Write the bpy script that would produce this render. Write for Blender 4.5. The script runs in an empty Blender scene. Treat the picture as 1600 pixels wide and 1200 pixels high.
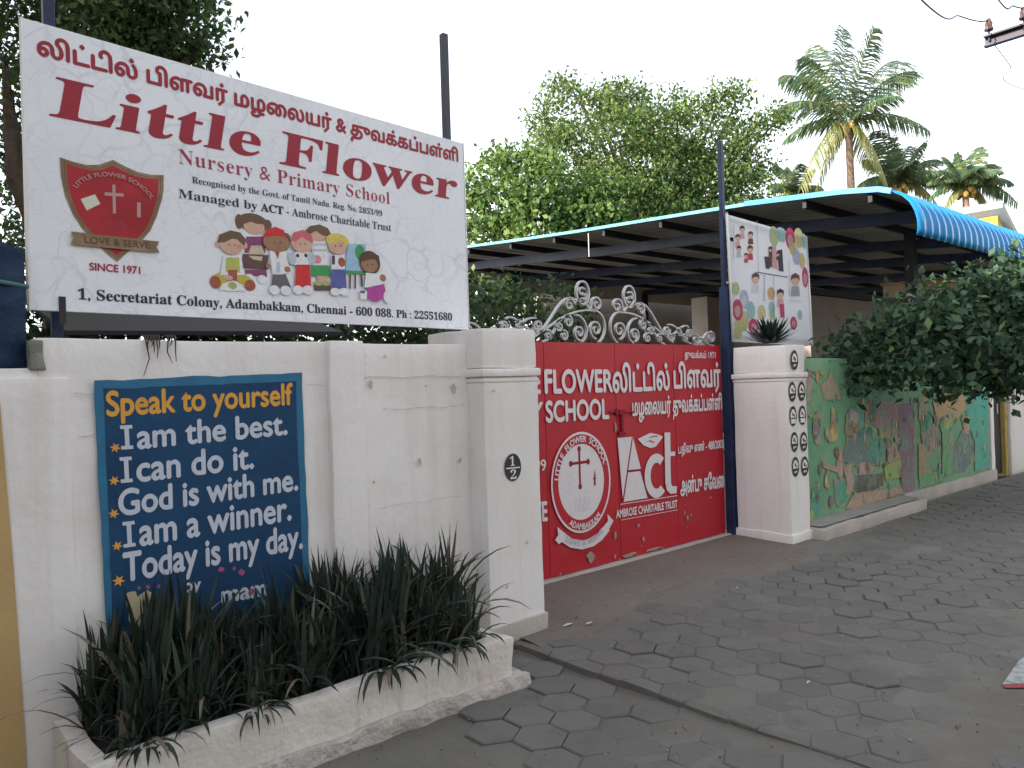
import bpy, bmesh, math, random
import numpy as np
from math import radians, sin, cos, pi
from mathutils import Vector, Matrix, noise, geometry

scene = bpy.context.scene
COL = scene.collection

# ------------------------------------------------------------------ camera
# world: X runs along the street wall (away to the right), Y into the school yard, Z up; metres
YAW, PITCH, ROLL = radians(48.8), radians(0.2), radians(-1.75)
_fw = Vector((cos(YAW), sin(YAW), 0)); _rt = Vector((sin(YAW), -cos(YAW), 0)); _up = Vector((0, 0, 1))
_F = _fw * cos(PITCH) + _up * sin(PITCH); _U = _up * cos(PITCH) - _fw * sin(PITCH)
_R2 = _rt * cos(ROLL) + _U * sin(ROLL); _U2 = _U * cos(ROLL) - _rt * sin(ROLL)
cam_data = bpy.data.cameras.new('camera')
cam_data.sensor_width = 36; cam_data.lens = 27.0; cam_data.clip_start = 0.05; cam_data.clip_end = 2000
camera = bpy.data.objects.new('camera', cam_data); COL.objects.link(camera)
camera.matrix_world = Matrix(((_R2.x, _U2.x, -_F.x, 0), (_R2.y, _U2.y, -_F.y, 0), (_R2.z, _U2.z, -_F.z, 1.6), (0, 0, 0, 1)))
scene.camera = camera

# ------------------------------------------------------------------ sky, sun, exposure
SUN_EL, SUN_AZ = radians(25), radians(284)          # azimuth clockwise from +Y
world = bpy.data.worlds.new('World'); scene.world = world; world.use_nodes = True
wn = world.node_tree.nodes; wl = world.node_tree.links
bg = wn['Background']
sky = wn.new('ShaderNodeTexSky'); sky.sky_type = 'NISHITA'; sky.sun_disc = False
sky.sun_elevation = SUN_EL; sky.sun_rotation = SUN_AZ
sky.air_density = 1.0; sky.dust_density = 1.5; sky.ozone_density = 1.0
hs = wn.new('ShaderNodeHueSaturation'); hs.inputs['Saturation'].default_value = 0.30
wl.new(sky.outputs[0], hs.inputs['Color']); wl.new(hs.outputs[0], bg.inputs['Color'])
bg.inputs['Strength'].default_value = 0.15
sd = bpy.data.lights.new('sun', 'SUN'); sd.energy = 3.4; sd.angle = radians(0.5); sd.color = (1.0, 0.90, 0.76)
sun = bpy.data.objects.new('sun', sd); COL.objects.link(sun)
_travel = Vector((-sin(SUN_AZ) * cos(SUN_EL), -cos(SUN_AZ) * cos(SUN_EL), -sin(SUN_EL)))
sun.rotation_euler = _travel.to_track_quat('-Z', 'Y').to_euler()
sun.location = (-14, 10, 12)
scene.view_settings.view_transform = 'Standard'; scene.view_settings.look = 'None'
scene.view_settings.exposure = 1.82; scene.view_settings.gamma = 1.0
scene.view_settings.use_curve_mapping = False
scene.cycles.max_bounces = 8; scene.cycles.diffuse_bounces = 5; scene.cycles.transparent_max_bounces = 8

# drawings and plant outlines, measured in metres
KIDS_ART = [(1, 'hair', 'e', (1.069, 0.529, 0.0879, 0.0511)), (1, 'hair', 'e', (0.989, 0.525, 0.0232, 0.0401)), (1, 'hair', 'e', (1.154, 0.53, 0.026, 0.028)), (1, 'skin', 'e', (1.075, 0.507, 0.062, 0.0407)), (1, 'hair', 'p', ((1.006, 0.511), (1.021, 0.555), (1.07, 0.575), (1.127, 0.566), (1.143, 0.532), (1.09, 0.525), (1.055, 0.533))), (1, 'purple', 'p', ((1.028, 0.449), (1.137, 0.462), (1.138, 0.373), (1.015, 0.36))), (1, 'cream', 'p', ((1.054, 0.403), (1.114, 0.41), (1.134, 0.364), (1.035, 0.354))), (1, 'darkbrown', 'p', ((1.004, 0.353), (1.156, 0.361), (1.146, 0.281), (0.992, 0.274))), (1, 'cream', 'p', ((1.035, 0.346), (1.12, 0.35), (1.112, 0.325), (1.062, 0.329))), (1, 'purple', 'p', ((1.012, 0.269), (1.139, 0.28), (1.143, 0.241), (1.021, 0.237))), (1, 'white', 'e', (1.038, 0.232, 0.025, 0.0156)), (1, 'white', 'e', (1.112, 0.224, 0.0286, 0.0237)), (0, 'yellow', 'p', ((0.877, 0.244), (0.824, 0.215), (0.868, 0.155), (0.925, 0.204), (0.969, 0.207), (1.016, 0.166), (1.062, 0.215), (0.991, 0.253))), (0, 'brick', 'e', (0.846, 0.188, 0.0299, 0.0328)), (0, 'brick', 'e', (1.04, 0.186, 0.032, 0.03)), (0, 'white', 'p', ((0.861, 0.145), (0.888, 0.185), (0.942, 0.204), (0.996, 0.187), (1.014, 0.151))), (0, 'olive', 'e', (0.94, 0.177, 0.0256, 0.0192)), (0, 'white', 'p', ((0.893, 0.331), (0.994, 0.342), (1.008, 0.239), (0.873, 0.228))), (0, 'lime', 'p', ((0.907, 0.323), (0.981, 0.331), (0.984, 0.25), (0.902, 0.243))), (0, 'brick', 'p', ((0.917, 0.259), (0.968, 0.264), (0.966, 0.206), (0.915, 0.202))), (0, 'skin', 'e', (0.916, 0.217, 0.0267, 0.014)), (0, 'skin', 'e', (0.865, 0.389, 0.0131, 0.0164)), (0, 'skin', 'e', (1.016, 0.4, 0.0152, 0.0182)), (0, 'skin', 'e', (0.938, 0.393, 0.0658, 0.0525)), (0, 'hair', 'p', ((0.862, 0.395), (0.875, 0.44), (0.937, 0.47), (0.991, 0.466), (1.023, 0.432), (1.012, 0.395), (0.973, 0.426), (0.946, 0.427), (0.905, 0.404))), (0, 'pink', 'e', (0.985, 0.389, 0.0123, 0.0103)), (0, 'dark', 'e', (0.924, 0.392, 0.0033, 0.0051)), (0, 'dark', 'e', (0.958, 0.394, 0.0034, 0.0051)), (4, 'white', 'p', ((1.432, 0.477), (1.529, 0.488), (1.536, 0.341), (1.423, 0.33))), (4, 'stripe', 'p', ((1.435, 0.459), (1.524, 0.469), (1.524, 0.455), (1.434, 0.444))), (4, 'stripe', 'p', ((1.432, 0.425), (1.527, 0.435), (1.527, 0.421), (1.431, 0.411))), (4, 'skin', 'e', (1.465, 0.504, 0.0627, 0.0323)), (4, 'hair', 'p', ((1.39, 0.527), (1.419, 0.556), (1.483, 0.574), (1.539, 0.56), (1.563, 0.524), (1.509, 0.509), (1.458, 0.532), (1.409, 0.505))), (4, 'green', 'p', ((1.423, 0.325), (1.548, 0.34), (1.552, 0.275), (1.417, 0.267))), (4, 'skin', 'p', ((1.453, 0.27), (1.53, 0.277), (1.522, 0.237), (1.457, 0.232))), (4, 'darkbrown', 'p', ((1.435, 0.231), (1.545, 0.239), (1.545, 0.193), (1.434, 0.185))), (4, 'olive', 'e', (1.463, 0.229, 0.0281, 0.014)), (4, 'olive', 'e', (1.516, 0.233, 0.0286, 0.0141)), (4, 'pink', 'e', (1.46, 0.368, 0.0281, 0.0245)), (7, 'darkbrown', 'p', ((1.679, 0.3), (1.692, 0.301), (1.687, 0.214), (1.675, 0.213))), (7, 'darkbrown', 'p', ((1.716, 0.303), (1.728, 0.304), (1.725, 0.217), (1.713, 0.216))), (7, 'darkbrown', 'p', ((1.76, 0.307), (1.773, 0.308), (1.776, 0.235), (1.762, 0.234))), (7, 'sky', 'p', ((1.675, 0.482), (1.806, 0.497), (1.8, 0.327), (1.652, 0.321))), (7, 'green', 'e', (1.76, 0.439, 0.0353, 0.0477)), (7, 'green', 'p', ((1.652, 0.321), (1.8, 0.328), (1.8, 0.31), (1.651, 0.303))), (2, 'white', 'p', ((1.157, 0.385), (1.261, 0.396), (1.282, 0.273), (1.174, 0.25))), (2, 'brick', 'p', ((1.185, 0.394), (1.224, 0.399), (1.206, 0.343))), (2, 'stripe', 'p', ((1.198, 0.326), (1.222, 0.328), (1.22, 0.268), (1.196, 0.266))), (2, 'grey', 'p', ((1.174, 0.256), (1.254, 0.262), (1.285, 0.191), (1.163, 0.182))), (2, 'white', 'e', (1.182, 0.17, 0.0322, 0.0267)), (2, 'white', 'e', (1.251, 0.172, 0.0344, 0.027)), (2, 'brownskin', 'e', (1.147, 0.301, 0.0144, 0.0166)), (2, 'brownskin', 'e', (1.265, 0.292, 0.0188, 0.0169)), (2, 'hair', 'e', (1.261, 0.467, 0.0285, 0.0298)), (2, 'brownskin', 'e', (1.202, 0.434, 0.0825, 0.051)), (2, 'red', 'p', ((1.121, 0.456), (1.139, 0.497), (1.197, 0.523), (1.249, 0.511), (1.264, 0.475), (1.196, 0.471))), (2, 'dark', 'e', (1.187, 0.433, 0.0037, 0.0053)), (2, 'dark', 'e', (1.226, 0.437, 0.0037, 0.0054)), (3, 'white', 'p', ((1.313, 0.395), (1.407, 0.405), (1.413, 0.329), (1.309, 0.319))), (3, 'dark', 'e', (1.331, 0.376, 0.0108, 0.011)), (3, 'dark', 'e', (1.385, 0.382, 0.011, 0.0111)), (3, 'stripe', 'e', (1.296, 0.356, 0.0274, 0.0355)), (3, 'stripe', 'e', (1.42, 0.368, 0.0285, 0.0362)), (3, 'red', 'p', ((1.322, 0.324), (1.408, 0.332), (1.413, 0.201), (1.308, 0.194))), (3, 'white', 'e', (1.328, 0.18, 0.0323, 0.026)), (3, 'white', 'e', (1.392, 0.184, 0.0361, 0.0263)), (3, 'skin', 'e', (1.36, 0.443, 0.0684, 0.0483)), (3, 'rose', 'p', ((1.286, 0.456), (1.312, 0.506), (1.371, 0.527), (1.425, 0.504), (1.435, 0.461), (1.4, 0.47), (1.362, 0.487), (1.318, 0.452))), (3, 'dark', 'e', (1.349, 0.443, 0.0039, 0.0055)), (3, 'dark', 'e', (1.382, 0.447, 0.0039, 0.0055)), (5, 'white', 'p', ((1.557, 0.403), (1.644, 0.412), (1.646, 0.322), (1.552, 0.314))), (5, 'dark', 'p', ((1.558, 0.4), (1.579, 0.402), (1.577, 0.348), (1.557, 0.346))), (5, 'brick', 'e', (1.624, 0.367, 0.0253, 0.0287)), (5, 'blue', 'p', ((1.556, 0.318), (1.65, 0.326), (1.654, 0.21), (1.547, 0.202))), (5, 'white', 'e', (1.576, 0.187, 0.0366, 0.0228)), (5, 'white', 'e', (1.637, 0.191, 0.0356, 0.023)), (5, 'blond', 'e', (1.601, 0.49, 0.0798, 0.0444)), (5, 'skin', 'e', (1.598, 0.456, 0.0637, 0.0444)), (5, 'blond', 'p', ((1.532, 0.457), (1.546, 0.504), (1.605, 0.529), (1.663, 0.511), (1.67, 0.472), (1.628, 0.489), (1.586, 0.476), (1.557, 0.477))), (5, 'dark', 'e', (1.584, 0.459, 0.0042, 0.0057)), (5, 'dark', 'e', (1.619, 0.463, 0.0042, 0.0058)), (6, 'darkhair', 'e', (1.829, 0.383, 0.0775, 0.0727)), (6, 'white', 'p', ((1.796, 0.319), (1.915, 0.32), (1.934, 0.245), (1.782, 0.227))), (6, 'brownskin', 'e', (1.923, 0.297, 0.0251, 0.0226)), (6, 'magenta', 'p', ((1.801, 0.228), (1.931, 0.261), (1.95, 0.184), (1.87, 0.144), (1.797, 0.167))), (6, 'white', 'e', (1.956, 0.182, 0.0318, 0.0393)), (6, 'white', 'p', ((1.752, 0.204), (1.799, 0.207), (1.797, 0.155), (1.75, 0.153))), (6, 'blue', 'e', (1.766, 0.199, 0.0194, 0.0088)), (6, 'brownskin', 'e', (1.824, 0.371, 0.063, 0.0474)), (6, 'darkhair', 'p', ((1.755, 0.38), (1.782, 0.437), (1.845, 0.455), (1.899, 0.431), (1.902, 0.379), (1.866, 0.409), (1.816, 0.399), (1.78, 0.386))), (6, 'dark', 'e', (1.811, 0.369, 0.0044, 0.0059)), (6, 'dark', 'e', (1.847, 0.372, 0.0045, 0.0059))]
BANNER_ART = [(1, 'b_green', 'e', (6.941, 2.537, 0.0741, 0.0716)), (2, 'b_olive', 'e', (7.024, 2.171, 0.1253, 0.0812)), (3, 'b_yellow', 'e', (7.069, 2.231, 0.1052, 0.0816)), (4, 'b_blue', 'e', (7.091, 2.435, 0.0887, 0.1028)), (4, 'b_white', 'e', (7.09, 2.42, 0.0532, 0.0566)), (5, 'b_red', 'e', (6.964, 2.319, 0.0951, 0.1109)), (5, 'b_pink', 'e', (6.963, 2.302, 0.0571, 0.061)), (6, 'b_teal', 'e', (7.212, 2.324, 0.0862, 0.0966)), (7, 'b_red', 'e', (7.256, 2.155, 0.0998, 0.0851)), (7, 'b_pink', 'e', (7.256, 2.142, 0.0598, 0.0468)), (8, 'b_olive', 'e', (6.946, 2.077, 0.0825, 0.0575)), (9, 'b_teal', 'e', (7.874, 3.189, 0.1197, 0.0824)), (10, 'b_green', 'e', (7.719, 3.154, 0.0981, 0.111)), (11, 'b_yellow', 'e', (8.254, 3.192, 0.1066, 0.1157)), (12, 'b_red', 'e', (8.066, 3.169, 0.1036, 0.1217)), (12, 'b_pink', 'e', (8.065, 3.151, 0.0621, 0.0669)), (13, 'b_blue', 'e', (8.188, 2.979, 0.0854, 0.0997)), (14, 'b_olive', 'e', (8.109, 3.063, 0.0744, 0.0762)), (15, 'b_teal', 'e', (8.374, 3.166, 0.0516, 0.0908)), (16, 'b_yellow', 'e', (8.314, 2.941, 0.0769, 0.0902)), (17, 'b_red', 'e', (8.371, 2.753, 0.0671, 0.119)), (17, 'b_pink', 'e', (8.37, 2.735, 0.0403, 0.0655)), (18, 'b_orange', 'e', (7.624, 2.524, 0.0783, 0.0708)), (19, 'b_teal', 'e', (7.626, 2.369, 0.0691, 0.0707)), (20, 'b_green', 'e', (7.628, 2.293, 0.0598, 0.0548)), (21, 'b_yellow', 'e', (7.419, 2.309, 0.0802, 0.0839)), (22, 'b_red', 'e', (8.081, 2.216, 0.0742, 0.0757)), (22, 'b_pink', 'e', (8.08, 2.205, 0.0445, 0.0417)), (23, 'b_teal', 'e', (8.224, 2.316, 0.0556, 0.0574)), (101, 'skin', 'e', (7.09, 3.157, 0.0439, 0.0337)), (101, 'b_black', 'p', ((7.04, 3.151), (7.048, 3.184), (7.093, 3.204), (7.136, 3.194), (7.141, 3.159), (7.115, 3.175), (7.067, 3.168))), (101, 'b_pink', 'p', ((7.048, 3.119), (7.129, 3.128), (7.136, 3.069), (7.034, 3.058))), (102, 'skin', 'e', (7.001, 3.061, 0.0433, 0.0335)), (102, 'b_brown', 'p', ((6.952, 3.055), (6.96, 3.087), (7.004, 3.107), (7.047, 3.097), (7.051, 3.062), (7.026, 3.078), (6.979, 3.071))), (102, 'b_pink', 'p', ((6.96, 3.023), (7.04, 3.031), (7.046, 2.972), (6.946, 2.963))), (103, 'skin', 'e', (7.247, 3.116, 0.0451, 0.0342)), (103, 'b_brown', 'p', ((7.196, 3.11), (7.204, 3.143), (7.25, 3.163), (7.294, 3.153), (7.299, 3.118), (7.272, 3.134), (7.224, 3.126))), (103, 'b_brown', 'p', ((7.204, 3.077), (7.287, 3.086), (7.294, 3.026), (7.19, 3.016))), (104, 'skin', 'e', (7.016, 2.946, 0.0379, 0.0293)), (104, 'b_black', 'p', ((6.972, 2.942), (6.979, 2.97), (7.018, 2.987), (7.055, 2.978), (7.059, 2.947), (7.037, 2.961), (6.996, 2.956))), (104, 'b_blue', 'p', ((6.979, 2.914), (7.049, 2.92), (7.055, 2.869), (6.967, 2.861))), (105, 'skin', 'e', (7.228, 2.961, 0.0506, 0.0384)), (105, 'b_brown', 'p', ((7.17, 2.955), (7.179, 2.992), (7.231, 3.014), (7.28, 3.002), (7.286, 2.962), (7.256, 2.98), (7.201, 2.973))), (105, 'b_red', 'p', ((7.179, 2.918), (7.272, 2.926), (7.28, 2.859), (7.163, 2.849))), (106, 'skin', 'e', (7.142, 2.888, 0.0332, 0.0254)), (106, 'b_black', 'p', ((7.104, 2.885), (7.111, 2.909), (7.144, 2.923), (7.177, 2.915), (7.181, 2.889), (7.161, 2.901), (7.125, 2.896))), (106, 'b_red', 'p', ((7.11, 2.86), (7.172, 2.865), (7.177, 2.821), (7.1, 2.814))), (150, 'b_dark', 'p', ((7.499, 2.914), (7.602, 2.923), (7.605, 2.79), (7.526, 2.787))), (150, 'b_brown', 'p', ((7.59, 3.025), (7.678, 3.046), (7.664, 2.813), (7.595, 2.807))), (150, 'b_dark', 'p', ((7.769, 3.005), (7.876, 3.028), (7.892, 2.781), (7.79, 2.786))), (150, 'b_pink', 'p', ((7.666, 3.032), (7.748, 3.053), (7.768, 2.796), (7.652, 2.812))), (107, 'skin', 'e', (7.625, 2.998, 0.03, 0.022)), (107, 'b_black', 'p', ((7.59, 2.995), (7.596, 3.016), (7.626, 3.029), (7.656, 3.022), (7.659, 2.999), (7.641, 3.009), (7.609, 3.005))), (107, 'b_brown', 'p', ((7.596, 2.973), (7.651, 2.978), (7.656, 2.94), (7.587, 2.934))), (108, 'skin', 'e', (7.778, 2.963, 0.0307, 0.0223)), (108, 'b_black', 'p', ((7.742, 2.96), (7.748, 2.981), (7.78, 2.994), (7.81, 2.987), (7.813, 2.964), (7.795, 2.975), (7.762, 2.97))), (108, 'b_dark', 'p', ((7.748, 2.938), (7.805, 2.943), (7.809, 2.904), (7.739, 2.898))), (109, 'skin', 'e', (7.312, 2.66, 0.0683, 0.0514)), (109, 'b_brown', 'p', ((7.234, 2.655), (7.247, 2.704), (7.316, 2.732), (7.383, 2.714), (7.391, 2.66), (7.35, 2.686), (7.276, 2.678))), (109, 'b_white', 'p', ((7.246, 2.605), (7.372, 2.613), (7.383, 2.522), (7.225, 2.513))), (110, 'skin', 'e', (7.805, 2.522, 0.0677, 0.049)), (110, 'b_black', 'p', ((7.727, 2.517), (7.74, 2.564), (7.809, 2.59), (7.876, 2.572), (7.883, 2.521), (7.843, 2.546), (7.77, 2.539))), (110, 'b_pink', 'p', ((7.74, 2.47), (7.865, 2.476), (7.875, 2.389), (7.719, 2.382))), (111, 'skin', 'e', (8.136, 2.698, 0.0907, 0.064)), (111, 'b_brown', 'p', ((8.032, 2.691), (8.049, 2.752), (8.141, 2.787), (8.231, 2.765), (8.241, 2.698), (8.186, 2.73), (8.088, 2.72))), (111, 'b_grey', 'p', ((8.048, 2.629), (8.216, 2.64), (8.23, 2.526), (8.021, 2.515))), (151, 'b_red', 'p', ((7.78, 2.416), (7.875, 2.42), (7.878, 2.272), (7.794, 2.269))), (200, 'b_grey', 'p', ((7.366, 3.283), (7.375, 3.284), (7.378, 2.742), (7.369, 2.741))), (200, 'b_dark', 'p', ((7.334, 2.739), (7.971, 2.731), (7.97, 2.721), (7.333, 2.729))), (200, 'b_grey', 'p', ((7.67, 2.728), (7.682, 2.729), (7.655, 2.276), (7.643, 2.275))), (200, 'b_grey', 'p', ((8.002, 2.915), (8.011, 2.916), (8.001, 2.514), (7.991, 2.513))), (200, 'b_grey', 'p', ((7.974, 2.469), (8.259, 2.474), (8.259, 2.468), (7.974, 2.462))), (200, 'b_grey', 'p', ((6.912, 3.177), (6.936, 3.178), (6.935, 3.163), (6.913, 3.163))), (200, 'b_grey', 'p', ((6.91, 3.148), (6.934, 3.149), (6.934, 3.134), (6.911, 3.134))), (200, 'b_grey', 'p', ((6.908, 3.12), (6.933, 3.12), (6.932, 3.105), (6.909, 3.105))), (200, 'b_grey', 'p', ((6.907, 3.091), (6.931, 3.091), (6.93, 3.076), (6.908, 3.076))), (200, 'b_grey', 'p', ((6.905, 3.062), (6.929, 3.062), (6.929, 3.047), (6.906, 3.047))), (200, 'b_grey', 'p', ((6.903, 3.033), (6.928, 3.033), (6.927, 3.018), (6.905, 3.018))), (200, 'b_grey', 'p', ((6.902, 3.004), (6.926, 3.004), (6.925, 2.989), (6.903, 2.989))), (200, 'b_grey', 'p', ((6.9, 2.975), (6.925, 2.975), (6.924, 2.961), (6.901, 2.961))), (200, 'b_grey', 'p', ((6.899, 2.947), (6.923, 2.947), (6.922, 2.932), (6.9, 2.932))), (200, 'b_grey', 'p', ((6.897, 2.918), (6.921, 2.918), (6.92, 2.903), (6.898, 2.903))), (200, 'b_grey', 'p', ((6.895, 2.889), (6.92, 2.889), (6.919, 2.874), (6.896, 2.874))), (200, 'b_grey', 'p', ((6.894, 2.86), (6.918, 2.86), (6.917, 2.845), (6.895, 2.845))), (200, 'b_violet', 'p', ((7.465, 2.713), (7.494, 2.712), (7.493, 2.696), (7.466, 2.696))), (200, 'b_violet', 'p', ((7.463, 2.684), (7.492, 2.683), (7.492, 2.667), (7.465, 2.667))), (200, 'b_violet', 'p', ((7.462, 2.655), (7.491, 2.655), (7.49, 2.638), (7.463, 2.638))), (200, 'b_violet', 'p', ((7.46, 2.626), (7.489, 2.626), (7.488, 2.609), (7.461, 2.609))), (200, 'b_violet', 'p', ((7.458, 2.597), (7.487, 2.596), (7.486, 2.58), (7.46, 2.58))), (200, 'b_violet', 'p', ((7.457, 2.568), (7.486, 2.567), (7.485, 2.551), (7.458, 2.551))), (200, 'b_violet', 'p', ((7.455, 2.539), (7.484, 2.539), (7.483, 2.522), (7.456, 2.523))), (200, 'b_violet', 'p', ((7.453, 2.51), (7.482, 2.51), (7.481, 2.493), (7.454, 2.494))), (200, 'b_violet', 'p', ((7.452, 2.482), (7.481, 2.481), (7.479, 2.464), (7.453, 2.465))), (200, 'b_violet', 'p', ((7.45, 2.453), (7.479, 2.452), (7.478, 2.435), (7.451, 2.436)))]
MURAL_ART = [(0, 'm_pinkbrown', 'p', ((7.773, 1.514), (7.935, 1.569), (8.004, 1.694), (8.037, 1.577), (8.136, 1.506), (8.217, 1.356), (7.842, 1.363))), (0, 'm_rose', 'p', ((7.435, 1.596), (7.567, 1.603), (7.598, 1.499), (7.518, 1.427), (7.59, 1.368), (7.457, 1.345))), (0, 'm_deep', 'p', ((7.515, 1.679), (7.705, 1.658), (7.759, 1.601), (7.625, 1.621))), (0, 'm_mauve', 'e', (7.677, 1.119, 0.0847, 0.0944)), (0, 'm_rose', 'e', (7.668, 0.977, 0.0615, 0.0566)), (0, 'm_deep', 'p', ((7.661, 1.233), (7.7, 1.231), (7.696, 1.175), (7.658, 1.176))), (0, 'm_orange', 'p', ((7.96, 1.026), (7.999, 1.188), (8.054, 1.274), (8.08, 1.175), (8.108, 0.977))), (0, 'm_yellow', 'e', (7.989, 0.975, 0.1175, 0.0619)), (0, 'm_pinkbrown', 'p', ((7.76, 0.714), (8.056, 0.629), (8.107, 0.781), (8.192, 0.794), (8.198, 0.577), (8.155, 0.443), (8.072, 0.569), (7.775, 0.645))), (0, 'm_teal', 'e', (7.596, 0.286, 0.114, 0.1399)), (0, 'm_teal', 'e', (8.161, 0.344, 0.1582, 0.1406)), (0, 'm_dkteal', 'e', (7.604, 0.407, 0.0685, 0.0748)), (0, 'm_teal', 'p', ((8.369, 1.201), (8.732, 1.329), (8.733, 1.02), (8.579, 1.069))), (0, 'm_rose', 'e', (8.473, 1.136, 0.1399, 0.0765)), (0, 'm_brown', 'e', (8.433, 1.007, 0.1303, 0.1002)), (0, 'm_slate', 'p', ((8.206, 0.694), (8.348, 0.902), (8.615, 0.945), (8.938, 0.966), (8.973, 0.796), (9.005, 0.584), (8.769, 0.553), (8.46, 0.632))), (0, 'm_dkteal', 'e', (8.774, 0.956, 0.1922, 0.0781)), (0, 'm_teal', 'e', (9.063, 0.727, 0.215, 0.1573)), (0, 'm_brown', 'e', (8.955, 1.195, 0.1128, 0.1252)), (0, 'm_khaki', 'p', ((9.13, 0.976), (9.58, 0.971), (9.599, 0.882), (9.416, 0.829), (9.148, 0.89))), (0, 'm_mauve', 'p', ((8.774, 1.265), (9.603, 1.277), (9.804, 1.158), (9.58, 0.971), (9.131, 0.997), (8.808, 1.098))), (0, 'm_brown', 'e', (8.963, 1.174, 0.1036, 0.1169)), (0, 'm_pinkbrown', 'p', ((9.361, 0.768), (9.565, 0.775), (9.709, 0.61), (9.47, 0.543), (9.323, 0.599))), (0, 'm_dark', 'e', (9.663, 0.834, 0.0938, 0.0613)), (0, 'm_brown', 'e', (9.387, 0.788, 0.0901, 0.0537)), (0, 'm_dark', 'p', ((8.44, 0.352), (8.538, 0.494), (9.092, 0.46), (9.203, 0.311), (8.935, 0.277), (8.48, 0.297))), (0, 'm_rose', 'p', ((8.222, 0.614), (8.415, 0.626), (8.517, 0.506), (8.395, 0.337), (8.306, 0.288))), (0, 'm_rose', 'p', ((8.614, 0.619), (8.82, 0.621), (8.954, 0.536), (8.856, 0.483), (8.583, 0.499))), (0, 'm_lime', 'p', ((9.243, 0.52), (9.548, 0.558), (9.706, 0.566), (9.886, 0.483), (9.796, 0.358), (9.534, 0.362), (9.281, 0.367))), (0, 'm_pinkbrown', 'p', ((8.255, 0.174), (8.434, 0.273), (9.68, 0.237), (9.727, 0.166), (8.973, 0.147), (8.381, 0.129))), (0, 'm_purple', 'p', ((9.679, 1.241), (10.168, 1.268), (10.094, 0.124), (9.727, 0.155))), (1, 'm_khaki', 'p', ((10.312, 1.298), (10.575, 1.312), (10.556, 1.079), (10.29, 1.022))), (1, 'm_deep', 'p', ((10.347, 1.019), (10.708, 1.119), (10.627, 0.864), (10.361, 0.834))), (1, 'm_mauve', 'p', ((10.332, 0.835), (10.815, 0.947), (10.914, 0.654), (10.432, 0.643))), (1, 'm_khaki', 'p', ((10.264, 0.702), (10.735, 0.715), (10.755, 0.595), (10.479, 0.5), (10.698, 0.268), (10.231, 0.292))), (1, 'm_rose', 'p', ((10.675, 0.719), (10.916, 0.678), (10.725, 0.597))), (1, 'm_orange', 'p', ((10.766, 1.235), (11.29, 1.339), (11.932, 1.347), (11.944, 1.091), (11.589, 0.98), (11.351, 0.918), (11.264, 1.046), (10.883, 1.016), (10.829, 1.114))), (1, 'm_orange', 'p', ((11.759, 0.972), (12.005, 0.985), (12.096, 0.8), (11.88, 0.762))), (1, 'm_lime', 'e', (11.188, 0.903, 0.1917, 0.0972)), (1, 'm_green', 'p', ((11.055, 0.838), (11.38, 0.867), (11.39, 0.224), (11.002, 0.214))), (1, 'm_slate', 'p', ((11.418, 0.543), (11.778, 0.794), (12.018, 0.728), (12.238, 0.375), (11.795, 0.21), (11.39, 0.224))), (1, 'm_green', 'p', ((10.233, 0.315), (10.642, 0.321), (11.258, 0.213), (10.279, 0.172))), (1, 'm_aqua', 'p', ((11.961, 1.282), (12.865, 1.403), (12.79, 0.194), (12.222, 0.195), (12.26, 0.608), (11.966, 0.936)))]
TALL_TREE = [(18.12, 17.32, 11.21, 0.58), (18.69, 16.82, 10.66, 0.83), (17.74, 17.66, 10.18, 0.75), (17.28, 18.06, 10.57, 0.38), (19.79, 16.53, 10.92, 0.81), (18.37, 15.78, 9.28, 1.2), (17.67, 17.06, 8.98, 0.98), (19.93, 15.74, 10.09, 0.83), (21.14, 15.34, 10.76, 0.64), (20.71, 15.06, 9.75, 1.0), (21.58, 14.29, 10.23, 0.71), (22.14, 13.8, 10.73, 0.54), (21.21, 13.96, 9.14, 0.92), (22.84, 13.2, 10.08, 0.54), (22.36, 13.61, 9.78, 0.54), (23.2, 12.88, 10.13, 0.25), (19.11, 15.14, 8.45, 1.2), (17.44, 16.6, 7.62, 1.1), (17.95, 15.49, 7.26, 1.27), (19.54, 14.77, 7.33, 1.2), (21.02, 14.13, 7.61, 1.18), (22.34, 13.64, 8.64, 0.83), (22.64, 13.37, 8.42, 0.46), (22.23, 13.74, 7.29, 1.0), (21.0, 14.81, 8.59, 0.83), (17.09, 18.23, 9.27, 0.29), (18.92, 15.31, 6.66, 1.4), (21.28, 14.58, 6.7, 1.25)]
LOW_TREE = [(14.38, 17.28, 7.79, 0.49), (14.95, 16.78, 8.09, 0.53), (15.27, 16.5, 8.45, 0.3), (15.3, 16.09, 7.39, 0.81), (14.46, 16.56, 6.81, 0.92), (16.06, 15.82, 6.88, 0.86), (14.21, 17.44, 6.39, 0.75), (15.07, 15.9, 6.12, 0.91), (16.32, 15.6, 5.93, 0.86), (16.89, 15.09, 6.38, 0.75), (16.77, 15.2, 7.23, 0.56), (13.95, 17.67, 7.15, 0.56), (14.53, 17.15, 8.26, 0.3), (18.27, 14.55, 6.06, 0.77), (15.8, 16.05, 7.92, 0.45), (17.16, 14.86, 5.71, 0.75), (14.47, 17.21, 5.44, 0.67), (15.32, 16.48, 5.22, 0.67), (14.6, 17.11, 4.5, 0.56), (15.44, 16.37, 4.37, 0.49)]
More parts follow.
